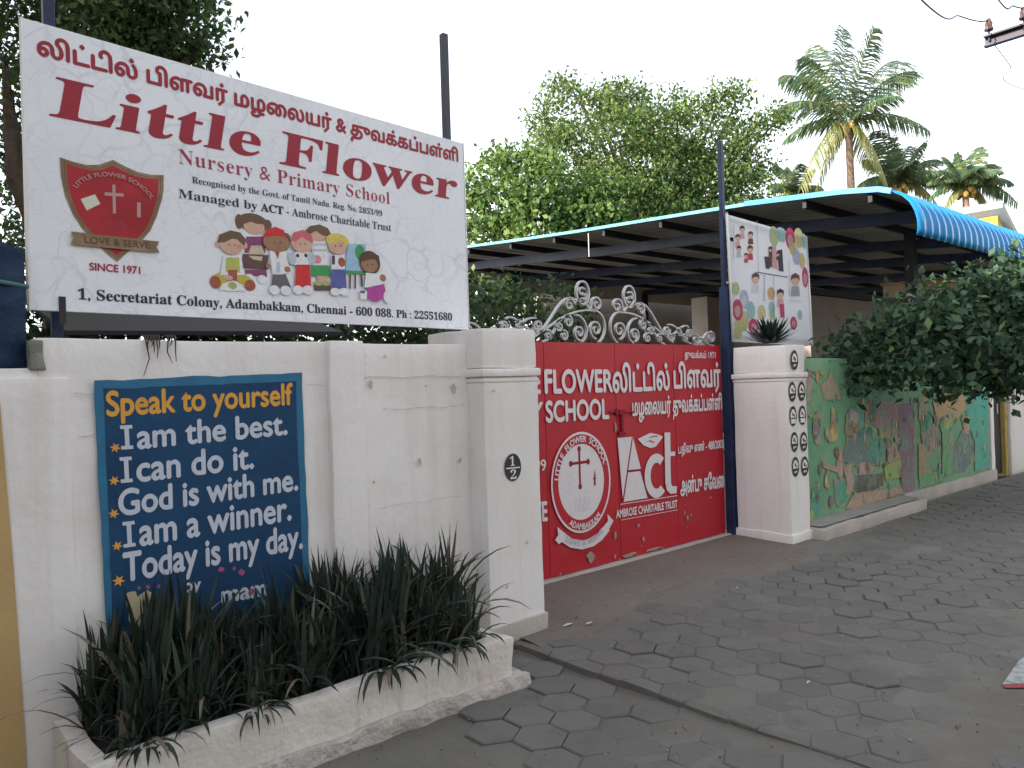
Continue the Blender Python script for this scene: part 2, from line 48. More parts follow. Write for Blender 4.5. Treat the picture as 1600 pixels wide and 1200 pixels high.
SIDE_TREE = [(1.49, 9.31, 5.65, 0.4), (1.82, 9.02, 5.9, 0.6), (2.01, 8.46, 5.28, 0.45), (2.41, 8.5, 5.48, 0.47), (2.67, 8.28, 5.57, 0.4), (2.84, 8.13, 5.26, 0.25), (2.96, 8.02, 5.39, 0.19), (2.58, 8.36, 5.1, 0.3), (2.28, 8.62, 5.15, 0.4), (1.42, 9.38, 4.72, 0.23), (1.43, 9.76, 4.42, 0.28), (1.5, 9.97, 3.99, 0.31), (1.64, 10.25, 3.49, 0.29), (2.3, 8.6, 6.15, 0.8), (2.85, 8.12, 5.93, 0.4), (1.75, 9.88, 5.3, 0.36), (1.38, 9.41, 5.19, 0.2)]
FAR_BUSH = [(8.23, 10.07, 3.23, 0.24), (8.47, 9.86, 3.11, 0.26), (8.27, 10.03, 3.07, 0.33), (8.51, 9.83, 2.84, 0.37), (8.83, 9.54, 2.93, 0.26), (9.16, 9.26, 2.71, 0.28), (7.77, 10.47, 2.76, 0.43), (8.14, 10.15, 2.69, 0.22)]
PALMS = [((37.8, 17.35, 14.2), (37.85, 17.33), [(-0.07, 0.04, 4.6, 0.1), (0.05, -1.39, 4.1, 0.15), (0.94, 1.81, 4.71, 0.3), (4.27, -0.83, 3.83, 0.4), (0.63, 2.75, 3.27, 0.5), (-2.08, 1.14, 3.09, 0.5), (-1.47, 2.61, 2.77, 0.55), (-3.46, 1.7, 0.45, 0.5), (-1.91, 2.34, -0.64, 0.5), (-2.94, 1.0, -3.46, 0.6), (-0.11, 1.7, -3.14, 0.7), (3.13, -2.09, 2.56, 0.45), (2.48, -2.83, -0.72, 0.5), (0.13, -1.69, -3.37, 0.7), (2.3, -0.01, -2.17, 0.8), (-0.68, -2.73, 0.28, 0.3)]), ((41.73, 16.58, 11.62), (41.77, 16.56), [(-0.2, 0.17, 2.34, 0.1), (0.31, 1.04, 2.33, 0.2), (0.51, -1.12, 1.91, 0.3), (2.15, -1.22, 1.24, 0.4), (-0.85, 1.4, 1.36, 0.4), (-2.13, 1.2, -0.22, 0.5), (2.42, -1.46, -0.12, 0.5), (-1.8, 0.23, 2.38, 0.2), (2.0, 0.24, 2.33, 0.3), (1.48, -1.29, -1.23, 0.7), (-1.54, 1.35, -1.44, 0.7), (-1.47, -1.38, 0.58, 0.3)]), ((39.88, 12.89, 10.43), (39.85, 12.93), [(-0.26, 0.22, 1.45, 0.15), (1.05, -0.26, 1.87, 0.2), (-0.17, 0.81, 1.46, 0.3), (-1.72, 0.84, 0.46, 0.5), (1.72, -0.84, 0.99, 0.5), (1.09, -1.62, -0.1, 0.5), (2.18, -1.5, -0.91, 0.6), (-1.06, 1.2, -0.56, 0.6), (-1.73, -1.14, 0.23, 0.3), (1.57, 1.28, 1.34, 0.4), (0.88, -0.76, -1.3, 0.7), (-0.89, 0.79, -1.52, 0.7)]), ((39.68, 21.04, 11.76), (39.7, 21.03), [(-0.92, 0.8, 1.51, 0.4), (-0.8, 1.36, 0.53, 0.5), (0.07, 0.59, 1.48, 0.2), (0.6, -0.53, 1.2, 0.4), (1.59, -0.73, 0.08, 0.6), (-1.15, 1.01, -0.65, 0.6), (-1.81, -1.08, 1.01, 0.2)])]
SHRUB = [(8.61, 3.89, 1.9, 0.24), (8.83, 3.69, 2.22, 0.29), (8.58, 3.92, 1.58, 0.19), (8.7, 3.55, 1.71, 0.32), (9.13, 3.44, 2.06, 0.37), (8.96, 3.19, 1.63, 0.3), (9.23, 3.08, 2.04, 0.39), (9.67, 2.96, 2.4, 0.36), (9.43, 2.78, 1.74, 0.38), (9.99, 2.68, 2.17, 0.5), (9.52, 2.57, 1.67, 0.38), (9.79, 3.26, 2.51, 0.3), (10.18, 2.78, 2.7, 0.34), (10.26, 2.44, 2.16, 0.57), (10.33, 2.39, 2.66, 0.43), (9.45, 3.55, 2.45, 0.22), (8.42, 4.06, 1.8, 0.1), (8.98, 3.84, 1.91, 0.22), (9.38, 2.95, 1.54, 0.21), (9.64, 2.73, 1.46, 0.18)]
# ------------------------------------------------------------------ materials
def _nt(name):
    m = bpy.data.materials.new(name); m.use_nodes = True
    n = m.node_tree.nodes; return m, n, m.node_tree.links, n['Principled BSDF']

def mat(name, col, rough=.8, metal=0., spec=.3, layers=(), bump=None, island=None):
    """layers: (scale xyz or number, colour, lo, hi, amount, detail) noise masks mixed over the base colour"""
    m, n, l, b = _nt(name)
    b.inputs['Roughness'].default_value = rough; b.inputs['Metallic'].default_value = metal
    b.inputs['Specular IOR Level'].default_value = spec
    geo = n.new('ShaderNodeNewGeometry')
    cur = None
    if island:
        r = n.new('ShaderNodeValToRGB'); l.new(geo.outputs['Random Per Island'], r.inputs[0])
        els = r.color_ramp.elements
        for i, (p, c) in enumerate(island):
            e = els[i] if i < 2 else els.new(p)
            e.position = p; e.color = (*c, 1)
        cur = r.outputs[0]
    else:
        rgb = n.new('ShaderNodeRGB'); rgb.outputs[0].default_value = (*col, 1); cur = rgb.outputs[0]
    for i, ly in enumerate(layers):
        sc, c, lo, hi, amt = ly[:5]; det = ly[5] if len(ly) > 5 else 5
        mp = n.new('ShaderNodeMapping'); l.new(geo.outputs['Position'], mp.inputs[0])
        mp.inputs['Scale'].default_value = sc if isinstance(sc, tuple) else (sc, sc, sc)
        mp.inputs['Location'].default_value = (i * 7.3, i * 3.1, i * 1.7)
        t = n.new('ShaderNodeTexNoise'); t.inputs['Scale'].default_value = 1; t.inputs['Detail'].default_value = det
        t.inputs['Roughness'].default_value = .62
        l.new(mp.outputs[0], t.inputs['Vector'])
        mr = n.new('ShaderNodeMapRange'); mr.inputs['From Min'].default_value = lo; mr.inputs['From Max'].default_value = hi
        mr.inputs['To Max'].default_value = amt; l.new(t.outputs['Fac'], mr.inputs['Value'])
        mx = n.new('ShaderNodeMix'); mx.data_type = 'RGBA'
        l.new(mr.outputs[0], mx.inputs[0]); l.new(cur, mx.inputs[6]); mx.inputs[7].default_value = (*c, 1)
        cur = mx.outputs[2]
    l.new(cur, b.inputs['Base Color'])
    if bump:
        t = n.new('ShaderNodeTexNoise'); t.inputs['Scale'].default_value = bump[0]; t.inputs['Detail'].default_value = 6
        l.new(geo.outputs['Position'], t.inputs['Vector'])
        bp = n.new('ShaderNodeBump'); bp.inputs['Strength'].default_value = bump[1]; bp.inputs['Distance'].default_value = bump[2]
        l.new(t.outputs['Fac'], bp.inputs['Height']); l.new(bp.outputs[0], b.inputs['Normal'])
    return m

def leaf_mat(name, cols, trans=.35, rough=.55):
    m, n, l, b = _nt(name)
    geo = n.new('ShaderNodeNewGeometry'); r = n.new('ShaderNodeValToRGB')
    l.new(geo.outputs['Random Per Island'], r.inputs[0]); els = r.color_ramp.elements
    for i, (p, c) in enumerate(cols):
        e = els[i] if i < 2 else els.new(p)
        e.position = p; e.color = (*c, 1)
    l.new(r.outputs[0], b.inputs['Base Color']); b.inputs['Roughness'].default_value = rough
    b.inputs['Specular IOR Level'].default_value = .35
    tr = n.new('ShaderNodeBsdfTranslucent'); hv = n.new('ShaderNodeHueSaturation')
    hv.inputs['Value'].default_value = 1.5; hv.inputs['Hue'].default_value = .485
    l.new(r.outputs[0], hv.inputs['Color']); l.new(hv.outputs[0], tr.inputs['Color'])
    mx = n.new('ShaderNodeMixShader'); mx.inputs[0].default_value = trans
    l.new(b.outputs[0], mx.inputs[1]); l.new(tr.outputs[0], mx.inputs[2])
    l.new(mx.outputs[0], n['Material Output'].inputs['Surface'])
    return m

M = {}
_dirt = ((.9, .9, .9), (.47, .41, .34), .50, .80, .5)
M['white_wall'] = mat('lime_washed_plaster', (.83, .80, .78), .9, layers=(
    ((.7, .7, .9), (.76, .71, .675), .42, .68, .7), ((7, 7, .45), (.62, .575, .52), .50, .74, .5), ((1.6, 1.6, 3), (.70, .64, .60), .5, .75, .5), (9, (.52, .47, .38), .66, .80, .5), (28, (.55, .50, .45), .70, .82, .4)), bump=(22, .35, .012))
M['pillar'] = mat('pillar_plaster', (.80, .775, .755), .88, layers=(
    ((.9, .9, .6), (.66, .60, .55), .45, .7, .6), ((8, 8, .5), (.60, .55, .50), .52, .76, .5), (14, (.50, .46, .38), .68, .82, .45)), bump=(26, .3, .01))
M['planter'] = mat('planter_plaster', (.74, .70, .65), .92, layers=(
    (2.2, (.58, .53, .47), .42, .68, .75), ((8, 8, 2), (.36, .32, .28), .55, .76, .6), (30, (.30, .27, .24), .62, .8, .5)), bump=(30, .6, .015))
M['footing'] = mat('crumbling_footing', (.54, .50, .46), .95, layers=((5, (.38, .34, .31), .4, .65, .8), (22, (.62, .58, .54), .56, .72, .7)), bump=(24, .9, .03))
M['groove'] = mat('plaster_groove', (.54, .50, .47), .95)
M['patch'] = mat('cement_patch', (.20, .20, .17), .95, layers=((12, (.34, .33, .28), .5, .7, .8),), bump=(40, .6, .01))
M['stain'] = mat('moss_stain', (.46, .45, .34), .95, layers=((30, (.62, .58, .52), .45, .65, .8),))
M['yellow_wall'] = mat('ochre_paint', (.52, .36, .16), .85, layers=((2, (.42, .29, .14), .4, .7, .7),), bump=(25, .3, .01))
M['board_frame'] = mat('light_blue_paint', (.035, .17, .30), .7, layers=((6, (.03, .12, .23), .4, .7, .7), (30, (.3, .35, .38), .68, .8, .5)), bump=(22, .3, .01))
M['board_blue'] = mat('dark_blue_paint', (.008, .045, .115), .65, layers=((2.5, (.012, .075, .17), .42, .7, .7), (25, (.03, .08, .13), .62, .8, .4)), bump=(22, .3, .01))
M['hand_white'] = mat('hand_painted_white', (.56, .60, .68), .7, layers=((20, (.40, .44, .52), .5, .75, .6),))
M['hand_orange'] = mat('hand_painted_orange', (.72, .36, .06), .7, layers=((20, (.55, .27, .05), .5, .75, .6),))
M['hand_cream'] = mat('hand_painted_cream', (.50, .44, .27), .8, layers=((14, (.40, .36, .24), .45, .7, .7),))
M['hand_pink'] = mat('hand_painted_pink', (.35, .10, .20), .8)
M['red_gate'] = mat('red_enamel_steel', (.48, .014, .028), .45, spec=.45, layers=((3, (.42, .05, .055), .58, .72, .5), (1.4, (.40, .013, .022), .40, .68, .8), ((9, 9, 1.5), (.30, .02, .025), .55, .78, .5), (16, (.26, .10, .08), .70, .8, .6)), bump=(7, .12, .01))
M['gate_white'] = mat('sign_writer_white', (.72, .68, .70), .6, layers=((18, (.55, .42, .44), .56, .76, .5),))
M['gate_red2'] = mat('sign_writer_maroon', (.26, .008, .03), .55)
M['gate_faint'] = mat('faded_pencil_line', (.50, .46, .52), .7)
M['chip'] = mat('bare_primer', (.40, .30, .27), .9, layers=((30, (.25, .2, .17), .45, .6, .8),))
M['scroll'] = mat('aluminium_paint', (.48, .48, .49), .42, metal=.45, layers=((12, (.30, .29, .28), .5, .75, .6),))
M['blue_steel'] = mat('navy_painted_steel', (.008, .020, .062), .5, spec=.4, layers=((5, (.02, .045, .12), .45, .7, .7), (22, (.12, .12, .14), .70, .8, .5)))
M['grey_steel'] = mat('weathered_steel', (.06, .065, .085), .55, metal=.2, layers=((10, (.10, .08, .07), .5, .7, .6),))
M['tarp'] = mat('blue_tarpaulin_sheet', (.006, .022, .062), .6, layers=((3, (.010, .036, .09), .45, .7, .8), ((2, 2, 14), (.02, .07, .10), .58, .72, .6), (60, (.02, .05, .08), .55, .65, .5)), bump=(9, .6, .03))
M['rust'] = mat('dark_strap_iron', (.035, .025, .03), .6)
M['roof_blue'] = mat('blue_coated_sheet', (.006, .21, .52), .38, spec=.5, layers=((2.5, (.012, .26, .52), .4, .7, .7), ((9, 2, 2), (.03, .20, .38), .6, .8, .5)))
M['roof_under'] = mat('sheet_underside', (.36, .355, .35), .7, layers=((1.5, (.27, .265, .26), .4, .7, .7),))
M['roof_edge'] = mat('cyan_edge_flashing', (.09, .30, .36), .4, layers=((3, (.16, .36, .40), .4, .7, .7),))
M['steel_dark'] = mat('dark_truss_steel', (.012, .014, .022), .6)
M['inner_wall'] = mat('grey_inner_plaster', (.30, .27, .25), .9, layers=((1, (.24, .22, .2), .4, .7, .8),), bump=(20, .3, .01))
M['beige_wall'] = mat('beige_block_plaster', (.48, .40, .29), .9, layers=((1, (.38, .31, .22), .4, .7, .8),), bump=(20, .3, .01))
M['far_white'] = mat('far_white_plaster', (.70, .67, .64), .9, layers=((.8, (.55, .52, .48), .4, .7, .7),), bump=(20, .3, .01))
M['far_yellow'] = mat('far_yellow_plaster', (.62, .36, .04), .85, layers=((.8, (.52, .30, .05), .4, .7, .7),))
M['far_grey'] = mat('far_concrete', (.40, .36, .29), .9, layers=((.8, (.3, .28, .24), .4, .7, .7),))
M['opp_wall'] = mat('cream_house_plaster', (.52, .48, .42), .9, layers=((.6, (.42, .38, .33), .4, .7, .7),))
M['glass'] = mat('dark_window_glass', (.02, .025, .03), .08, spec=.6)
M['tile'] = mat('paver_concrete', (.2, .2, .2), .88, island=((0, (.122, .121, .112)), (1, (.158, .155, .145)), (.5, (.138, .136, .127))), layers=((1.1, (.145, .132, .12), .40, .62, .85), (7, (.10, .094, .088), .5, .72, .6), (40, (.26, .25, .24), .64, .8, .4)), bump=(45, .5, .006))
M['sand'] = mat('road_dust', (.162, .154, .134), .97, layers=((.55, (.195, .195, .180), .50, .66, .75), (1.3, (.122, .112, .092), .46, .66, .8), (5, (.185, .168, .150), .5, .72, .6), (60, (.11, .10, .095), .6, .75, .5)), bump=(55, .6, .006))
M['apron'] = mat('apron_cement', (.180, .155, .132), .95, layers=((1.5, (.138, .122, .104), .42, .68, .8), (9, (.205, .18, .165), .52, .75, .6), (50, (.13, .12, .11), .62, .78, .5)), bump=(50, .4, .005))
M['earth'] = mat('packed_earth', (.16, .14, .115), .97, layers=((.4, (.12, .105, .09), .4, .7, .8),), bump=(20, .5, .01))
M['kerb'] = mat('kerb_cement', (.48, .44, .40), .93, layers=((2.5, (.34, .31, .28), .42, .68, .8), (15, (.55, .5, .46), .55, .75, .6)), bump=(30, .6, .012))
M['ledge_top'] = mat('ledge_cement', (.33, .315, .295), .95, layers=((3, (.25, .24, .225), .42, .68, .8),), bump=(40, .5, .008))
M['road_white'] = mat('worn_white_road_paint', (.38, .40, .39), .85, layers=((9, (.18, .18, .17), .46, .60, .9),))
M['road_red'] = mat('worn_red_road_paint', (.32, .05, .07), .85, layers=((25, (.2, .12, .12), .5, .7, .7),))
M['soil'] = mat('dark_soil', (.03, .025, .02), .97, bump=(30, .8, .03))
M['mural_green'] = mat('mural_green_paint', (.20, .38, .22), .85, layers=((1.1, (.10, .28, .17), .40, .62, .85), (3, (.26, .36, .18), .52, .70, .7), (7, (.13, .24, .12), .52, .7, .6), ((16, 16, 5), (.32, .36, .25), .60, .74, .6)), bump=(22, .4, .012))
M['ink'] = mat('print_black', (.035, .03, .04), .5); M['print_red'] = mat('print_maroon', (.30, .018, .035), .5)
M['print_red2'] = mat('print_crimson', (.34, .03, .07), .5)
M['shield_red'] = mat('crest_red', (.30, .012, .02), .45, layers=((3.2, (.40, .02, .03), .45, .6, .8),))
M['gold'] = mat('crest_bronze', (.20, .125, .07), .45, metal=.1, layers=((5, (.36, .26, .16), .45, .65, .8),))
M['gold_dark'] = mat('crest_dark_bronze', (.11, .065, .03), .5)
M['crest_pale'] = mat('crest_pale', (.42, .28, .26), .5); M['crest_green'] = mat('crest_book', (.58, .62, .50), .5)
M['alu'] = mat('aluminium_angle', (.62, .63, .64), .4, metal=.5)
M['stencil'] = mat('stencil_black', (.045, .045, .045), .8)
M['bark'] = mat('bark', (.085, .06, .045), .95, layers=((6, (.05, .038, .03), .4, .65, .8),), bump=(14, .9, .04))
M['palm_bark'] = mat('palm_bark', (.22, .16, .12), .95, layers=(((2, 2, 12), (.13, .09, .07), .45, .6, .8),), bump=(8, .8, .04))
M['cable'] = mat('cable_black', (.03, .03, .032), .6); M['porcelain'] = mat('insulator_brown', (.09, .05, .045), .3)
M['concrete_pole'] = mat('pole_concrete', (.30, .29, .27), .9, bump=(30, .4, .01))
M['cross_steel'] = mat('crossarm_steel', (.045, .035, .05), .55)
M['yellow_post'] = mat('yellow_post_paint', (.46, .33, .10), .8, layers=((6, (.3, .22, .1), .45, .7, .7),))
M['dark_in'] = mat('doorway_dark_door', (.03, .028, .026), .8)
M['debris'] = mat('litter_white', (.55, .54, .53), .8)
# sign sheet: printed marble-and-blossom background
def sign_mat():
    m, n, l, b = _nt('printed_flex_sheet')
    geo = n.new('ShaderNodeNewGeometry')
    ns = n.new('ShaderNodeTexNoise'); ns.inputs['Scale'].default_value = 4.5; ns.inputs['Detail'].default_value = 3
    l.new(geo.outputs['Position'], ns.inputs['Vector'])
    ad = n.new('ShaderNodeMix'); ad.data_type = 'RGBA'; ad.inputs[0].default_value = .16
    l.new(geo.outputs['Position'], ad.inputs[6]); l.new(ns.outputs['Color'], ad.inputs[7])
    col = None
    for sc, wd, c in ((5.5, .03, (.55, .56, .60)), (9.0, .022, (.58, .58, .62)), (14., .03, (.62, .62, .66))):
        v = n.new('ShaderNodeTexVoronoi'); v.feature = 'DISTANCE_TO_EDGE'; v.inputs['Scale'].default_value = sc
        l.new(ad.outputs[2], v.inputs['Vector'])
        mr = n.new('ShaderNodeMapRange'); mr.inputs['From Min'].default_value = 0; mr.inputs['From Max'].default_value = wd * 1.6
        mr.inputs['To Min'].default_value = .75; mr.inputs['To Max'].default_value = 0; l.new(v.outputs['Distance'], mr.inputs['Value'])
        gate = n.new('ShaderNodeTexNoise'); gate.inputs['Scale'].default_value = sc * .45
        l.new(geo.outputs['Position'], gate.inputs['Vector'])
        m2 = n.new('ShaderNodeMapRange'); m2.inputs['From Min'].default_value = .42; m2.inputs['From Max'].default_value = .62
        l.new(gate.outputs['Fac'], m2.inputs['Value'])
        mu = n.new('ShaderNodeMath'); mu.operation = 'MULTIPLY'; l.new(mr.outputs[0], mu.inputs[0]); l.new(m2.outputs[0], mu.inputs[1])
        mx = n.new('ShaderNodeMix'); mx.data_type = 'RGBA'; l.new(mu.outputs[0], mx.inputs[0])
        if col is None: mx.inputs[6].default_value = (.76, .775, .80, 1)
        else: l.new(col, mx.inputs[6])
        mx.inputs[7].default_value = (*c, 1); col = mx.outputs[2]
    big = n.new('ShaderNodeTexNoise'); big.inputs['Scale'].default_value = 1.6; big.inputs['Detail'].default_value = 6
    l.new(geo.outputs['Position'], big.inputs['Vector'])
    m3 = n.new('ShaderNodeMapRange'); m3.inputs['From Min'].default_value = .45; m3.inputs['From Max'].default_value = .75; m3.inputs['To Max'].default_value = .5
    l.new(big.outputs['Fac'], m3.inputs['Value'])
    mx = n.new('ShaderNodeMix'); mx.data_type = 'RGBA'; l.new(m3.outputs[0], mx.inputs[0]); l.new(col, mx.inputs[6]); mx.inputs[7].default_value = (.66, .655, .69, 1)
    l.new(mx.outputs[2], b.inputs['Base Color']); b.inputs['Roughness'].default_value = .45; b.inputs['Specular IOR Level'].default_value = .35
    return m
M['sign_sheet'] = sign_mat()
def flex(name, col, layers):
    # thin printed flex lets sunlight through from behind
    m = mat(name, col, .5, layers=layers); n = m.node_tree.nodes; l = m.node_tree.links
    tr = n.new('ShaderNodeBsdfTranslucent'); mx = n.new('ShaderNodeMixShader'); mx.inputs[0].default_value = .4
    src = n['Principled BSDF'].inputs['Base Color'].links[0].from_socket; l.new(src, tr.inputs['Color'])
    l.new(n['Principled BSDF'].outputs[0], mx.inputs[1]); l.new(tr.outputs[0], mx.inputs[2]); l.new(mx.outputs[0], n['Material Output'].inputs['Surface'])
    return m
M['banner_sheet'] = flex('printed_banner_sheet', (.72, .72, .76), ((2.5, (.66, .68, .60), .5, .7, .8),))
PAL_COL = dict(hair=(.15, .085, .05), darkhair=(.10, .045, .03), skin=(.60, .37, .28), brownskin=(.33, .17, .10), purple=(.24, .06, .16), cream=(.58, .47, .34),
    darkbrown=(.12, .065, .055), white=(.74, .74, .76), yellow=(.50, .42, .06), brick=(.34, .09, .06), olive=(.36, .40, .14), lime=(.44, .47, .12), pink=(.62, .25, .24),
    dark=(.06, .04, .05), stripe=(.46, .52, .58), green=(.05, .30, .09), sky=(.32, .50, .64), red=(.58, .03, .03), grey=(.13, .12, .13), rose=(.58, .12, .15),
    blue=(.10, .11, .32), blond=(.66, .50, .10), magenta=(.42, .06, .30),
    b_green=(.50, .58, .34), b_olive=(.58, .56, .30), b_yellow=(.66, .58, .32), b_blue=(.48, .54, .68), b_white=(.74, .75, .78), b_red=(.60, .08, .17), b_pink=(.70, .42, .44),
    b_teal=(.38, .58, .58), b_orange=(.68, .44, .22), b_black=(.05, .04, .05), b_brown=(.17, .08, .07), b_dark=(.07, .07, .10), b_grey=(.38, .38, .42), b_violet=(.38, .26, .42),
    m_pinkbrown=(.34, .23, .17), m_rose=(.34, .24, .22), m_deep=(.035, .19, .10), m_mauve=(.24, .16, .16), m_orange=(.38, .24, .11), m_yellow=(.42, .34, .12), m_teal=(.06, .24, .17),
    m_dkteal=(.03, .15, .13), m_brown=(.16, .095, .065), m_slate=(.11, .16, .15), m_khaki=(.27, .22, .13), m_dark=(.07, .08, .07), m_lime=(.26, .34, .09), m_purple=(.17, .115, .15),
    m_green=(.10, .28, .12), m_aqua=(.03, .30, .22))
PAL_COL.update({k: tuple(min(.6, x * 1.22 + .015) for x in c) for k, c in PAL_COL.items() if k.startswith('m_')})
PM = {k: (flex('print_' + k, c, ((30, tuple(x * .72 for x in c), .45, .72, .7),)) if k.startswith('b_') else mat('paint_' + k, c, .8, layers=((4, (.24, .33, .22), .44, .68, .7), (16, tuple(x * .75 for x in c), .5, .66, .8), ((30, 30, 9), tuple(min(.5, x * 1.6 + .06) for x in c), .58, .72, .7)), bump=(22, .4, .012)) if k.startswith('m_') else mat('paint_' + k, c, .5, layers=((30, tuple(x * .72 for x in c), .45, .72, .7),))) for k, c in PAL_COL.items()}

# ------------------------------------------------------------------ object helpers
ORIGIN = {}
def tag(o, label=None, cat=None, group=None, kind=None):
    if label: o['label'] = label
    if cat: o['category'] = cat
    if group: o['group'] = group
    if kind: o['kind'] = kind
    return o

def thing(name, loc, label, cat, group=None):
    o = bpy.data.objects.new(name, None); COL.objects.link(o); o.location = loc; o.empty_display_size = .2
    ORIGIN[o.name] = Vector(loc); return tag(o, label, cat, group)

class MB:
    """collects polygons in world coordinates; build() makes ONE mesh object"""
    def __init__(s): s.v = []; s.f = []; s.mi = []; s.cur = 0
    def poly(s, pts):
        k = len(s.v); s.v += [tuple(p) for p in pts]; s.f.append(tuple(range(k, k + len(pts)))); s.mi.append(s.cur); return s
    def raw(s, V, Fc):
        k = len(s.v); s.v += [tuple(p) for p in V]; s.f += [tuple(i + k for i in f) for f in Fc]; s.mi += [s.cur] * len(Fc); return s
    def box(s, x0, x1, y0, y1, z0, z1, xf=None):
        V = [Vector((x, y, z)) for z in (z0, z1) for y in (y0, y1) for x in (x0, x1)]
        if xf: V = [xf(p) for p in V]
        return s.raw(V, [(0, 2, 3, 1), (4, 5, 7, 6), (0, 1, 5, 4), (2, 6, 7, 3), (0, 4, 6, 2), (1, 3, 7, 5)])
    def beam(s, a, b, w, h):
        a, b = Vector(a), Vector(b); d = (b - a).normalized(); up = Vector((0, 0, 1)) if abs(d.z) < .95 else Vector((1, 0, 0))
        r = d.cross(up).normalized(); u = r.cross(d); V = []
        for p in (a, b):
            for i, j in ((-1, -1), (1, -1), (1, 1), (-1, 1)): V.append(p + r * (i * w / 2) + u * (j * h / 2))
        return s.raw(V, [(3, 2, 1, 0), (4, 5, 6, 7), (0, 1, 5, 4), (1, 2, 6, 5), (2, 3, 7, 6), (3, 0, 4, 7)])
    def tube(s, pts, rad, n=8, caps=True):
        pts = [Vector(p) for p in pts]; m = len(pts); rad = rad if isinstance(rad, (list, tuple)) else [rad] * m
        V = []; prev = None
        for i, p in enumerate(pts):
            d = (pts[min(i + 1, m - 1)] - pts[max(i - 1, 0)]).normalized()
            r = prev if prev is not None else (Vector((0, 0, 1)) if abs(d.z) < .9 else Vector((1, 0, 0)))
            r = (r - d * r.dot(d)).normalized(); prev = r; u = d.cross(r)
            for k in range(n):
                a = 2 * pi * k / n; V.append(p + (r * cos(a) + u * sin(a)) * rad[i])
        Fc = [(i * n + k, i * n + (k + 1) % n, (i + 1) * n + (k + 1) % n, (i + 1) * n + k) for i in range(m - 1) for k in range(n)]
        if caps: Fc += [tuple(range(n - 1, -1, -1)), tuple((m - 1) * n + k for k in range(n))]
        return s.raw(V, Fc)
    def build(s, name, mats, parent=None, smooth=False, bevel=0):
        og = ORIGIN.get(parent.name, Vector()) if parent else Vector()
        me = bpy.data.meshes.new(name)
        me.from_pydata([Vector(p) - og for p in s.v], [], s.f); me.update()
        for m in (mats if isinstance(mats, (list, tuple)) else [mats]): me.materials.append(m)
        me.polygons.foreach_set('material_index', s.mi)
        if bevel:
            bm = bmesh.new(); bm.from_mesh(me)
            bmesh.ops.bevel(bm, geom=[e for e in bm.edges if len(e.link_faces) == 2 and e.calc_face_angle(0) > .5], offset=bevel, segments=2, profile=.6, affect='EDGES')
            bm.to_mesh(me); bm.free()
        if smooth: me.polygons.foreach_set('use_smooth', [True] * len(me.polygons))
        o = bpy.data.objects.new(name, me); COL.objects.link(o)
        if parent: o.parent = parent; ORIGIN[o.name] = og
        return o

def np_mesh(name, V, quads, material, parent=None, smooth=False):
    og = np.array(ORIGIN.get(parent.name, Vector())) if parent else np.zeros(3)
    me = bpy.data.meshes.new(name); V = np.asarray(V, dtype=np.float32) - og.astype(np.float32); quads = np.asarray(quads, dtype=np.int32)
    k = quads.shape[1]
    me.vertices.add(len(V)); me.vertices.foreach_set('co', V.ravel())
    me.loops.add(quads.size); me.loops.foreach_set('vertex_index', quads.ravel())
    me.polygons.add(len(quads)); me.polygons.foreach_set('loop_start', np.arange(0, quads.size, k, dtype=np.int32)); me.polygons.foreach_set('loop_total', np.full(len(quads), k, dtype=np.int32))
    me.update(calc_edges=True); me.validate()
    if smooth: me.polygons.foreach_set('use_smooth', [True] * len(me.polygons))
    for m in (material if isinstance(material, (list, tuple)) else [material]): me.materials.append(m)
    o = bpy.data.objects.new(name, me); COL.objects.link(o)
    if parent: o.parent = parent; ORIGIN[o.name] = Vector(og)
    return o

def wob(p, amp, sc):
    q = Vector(p) * sc
    return Vector(p) + Vector((noise.noise(q + Vector((3.1, 0, 0))), noise.noise(q + Vector((0, 7.7, 0))), noise.noise(q + Vector((0, 0, 5.3))))) * amp

def rough_box(name, x0, x1, y0, y1, z0, z1, m, parent=None, step=.1, amp=.006, sc=3., bevel=.008, smooth=True):
    """plastered block: finely divided, slightly uneven, softened edges"""
    bm = bmesh.new(); bmesh.ops.create_cube(bm, size=1)
    for v in bm.verts: v.co = Vector(((x0, x1)[v.co.x > 0], (y0, y1)[v.co.y > 0], (z0, z1)[v.co.z > 0]))
    bmesh.ops.bevel(bm, geom=list(bm.edges), offset=bevel, segments=2, profile=.6, affect='EDGES')
    for ax, (a, b) in enumerate(((x0, x1), (y0, y1), (z0, z1))):
        n = max(1, int((b - a) / step))
        for i in range(1, n):
            c = Vector((0, 0, 0)); c[ax] = a + (b - a) * i / n; nn = Vector((0, 0, 0)); nn[ax] = 1
            bmesh.ops.bisect_plane(bm, geom=list(bm.verts) + list(bm.edges) + list(bm.faces), plane_co=c, plane_no=nn)
    og = ORIGIN.get(parent.name, Vector()) if parent else Vector()
    for v in bm.verts: v.co = wob(v.co, amp, sc) - og
    me = bpy.data.meshes.new(name); bm.to_mesh(me); bm.free(); me.materials.append(m)
    if smooth:
        me.polygons.foreach_set('use_smooth', [True] * len(me.polygons)); me.set_sharp_from_angle(angle=radians(50))
    o = bpy.data.objects.new(name, me); COL.objects.link(o)
    if parent: o.parent = parent; ORIGIN[o.name] = og
    return o

def copy_thing(root, loc, rotz=0, scale=1., label=None):
    r = root.copy(); COL.objects.link(r); r.location = loc; r.rotation_euler = (0, 0, rotz); r.scale = (scale,) * 3
    if label: r['label'] = label
    for ch in list(root.children):
        c = ch.copy(); COL.objects.link(c); c.parent = r
        for gch in list(ch.children):
            d = gch.copy(); COL.objects.link(d); d.parent = c
    return r

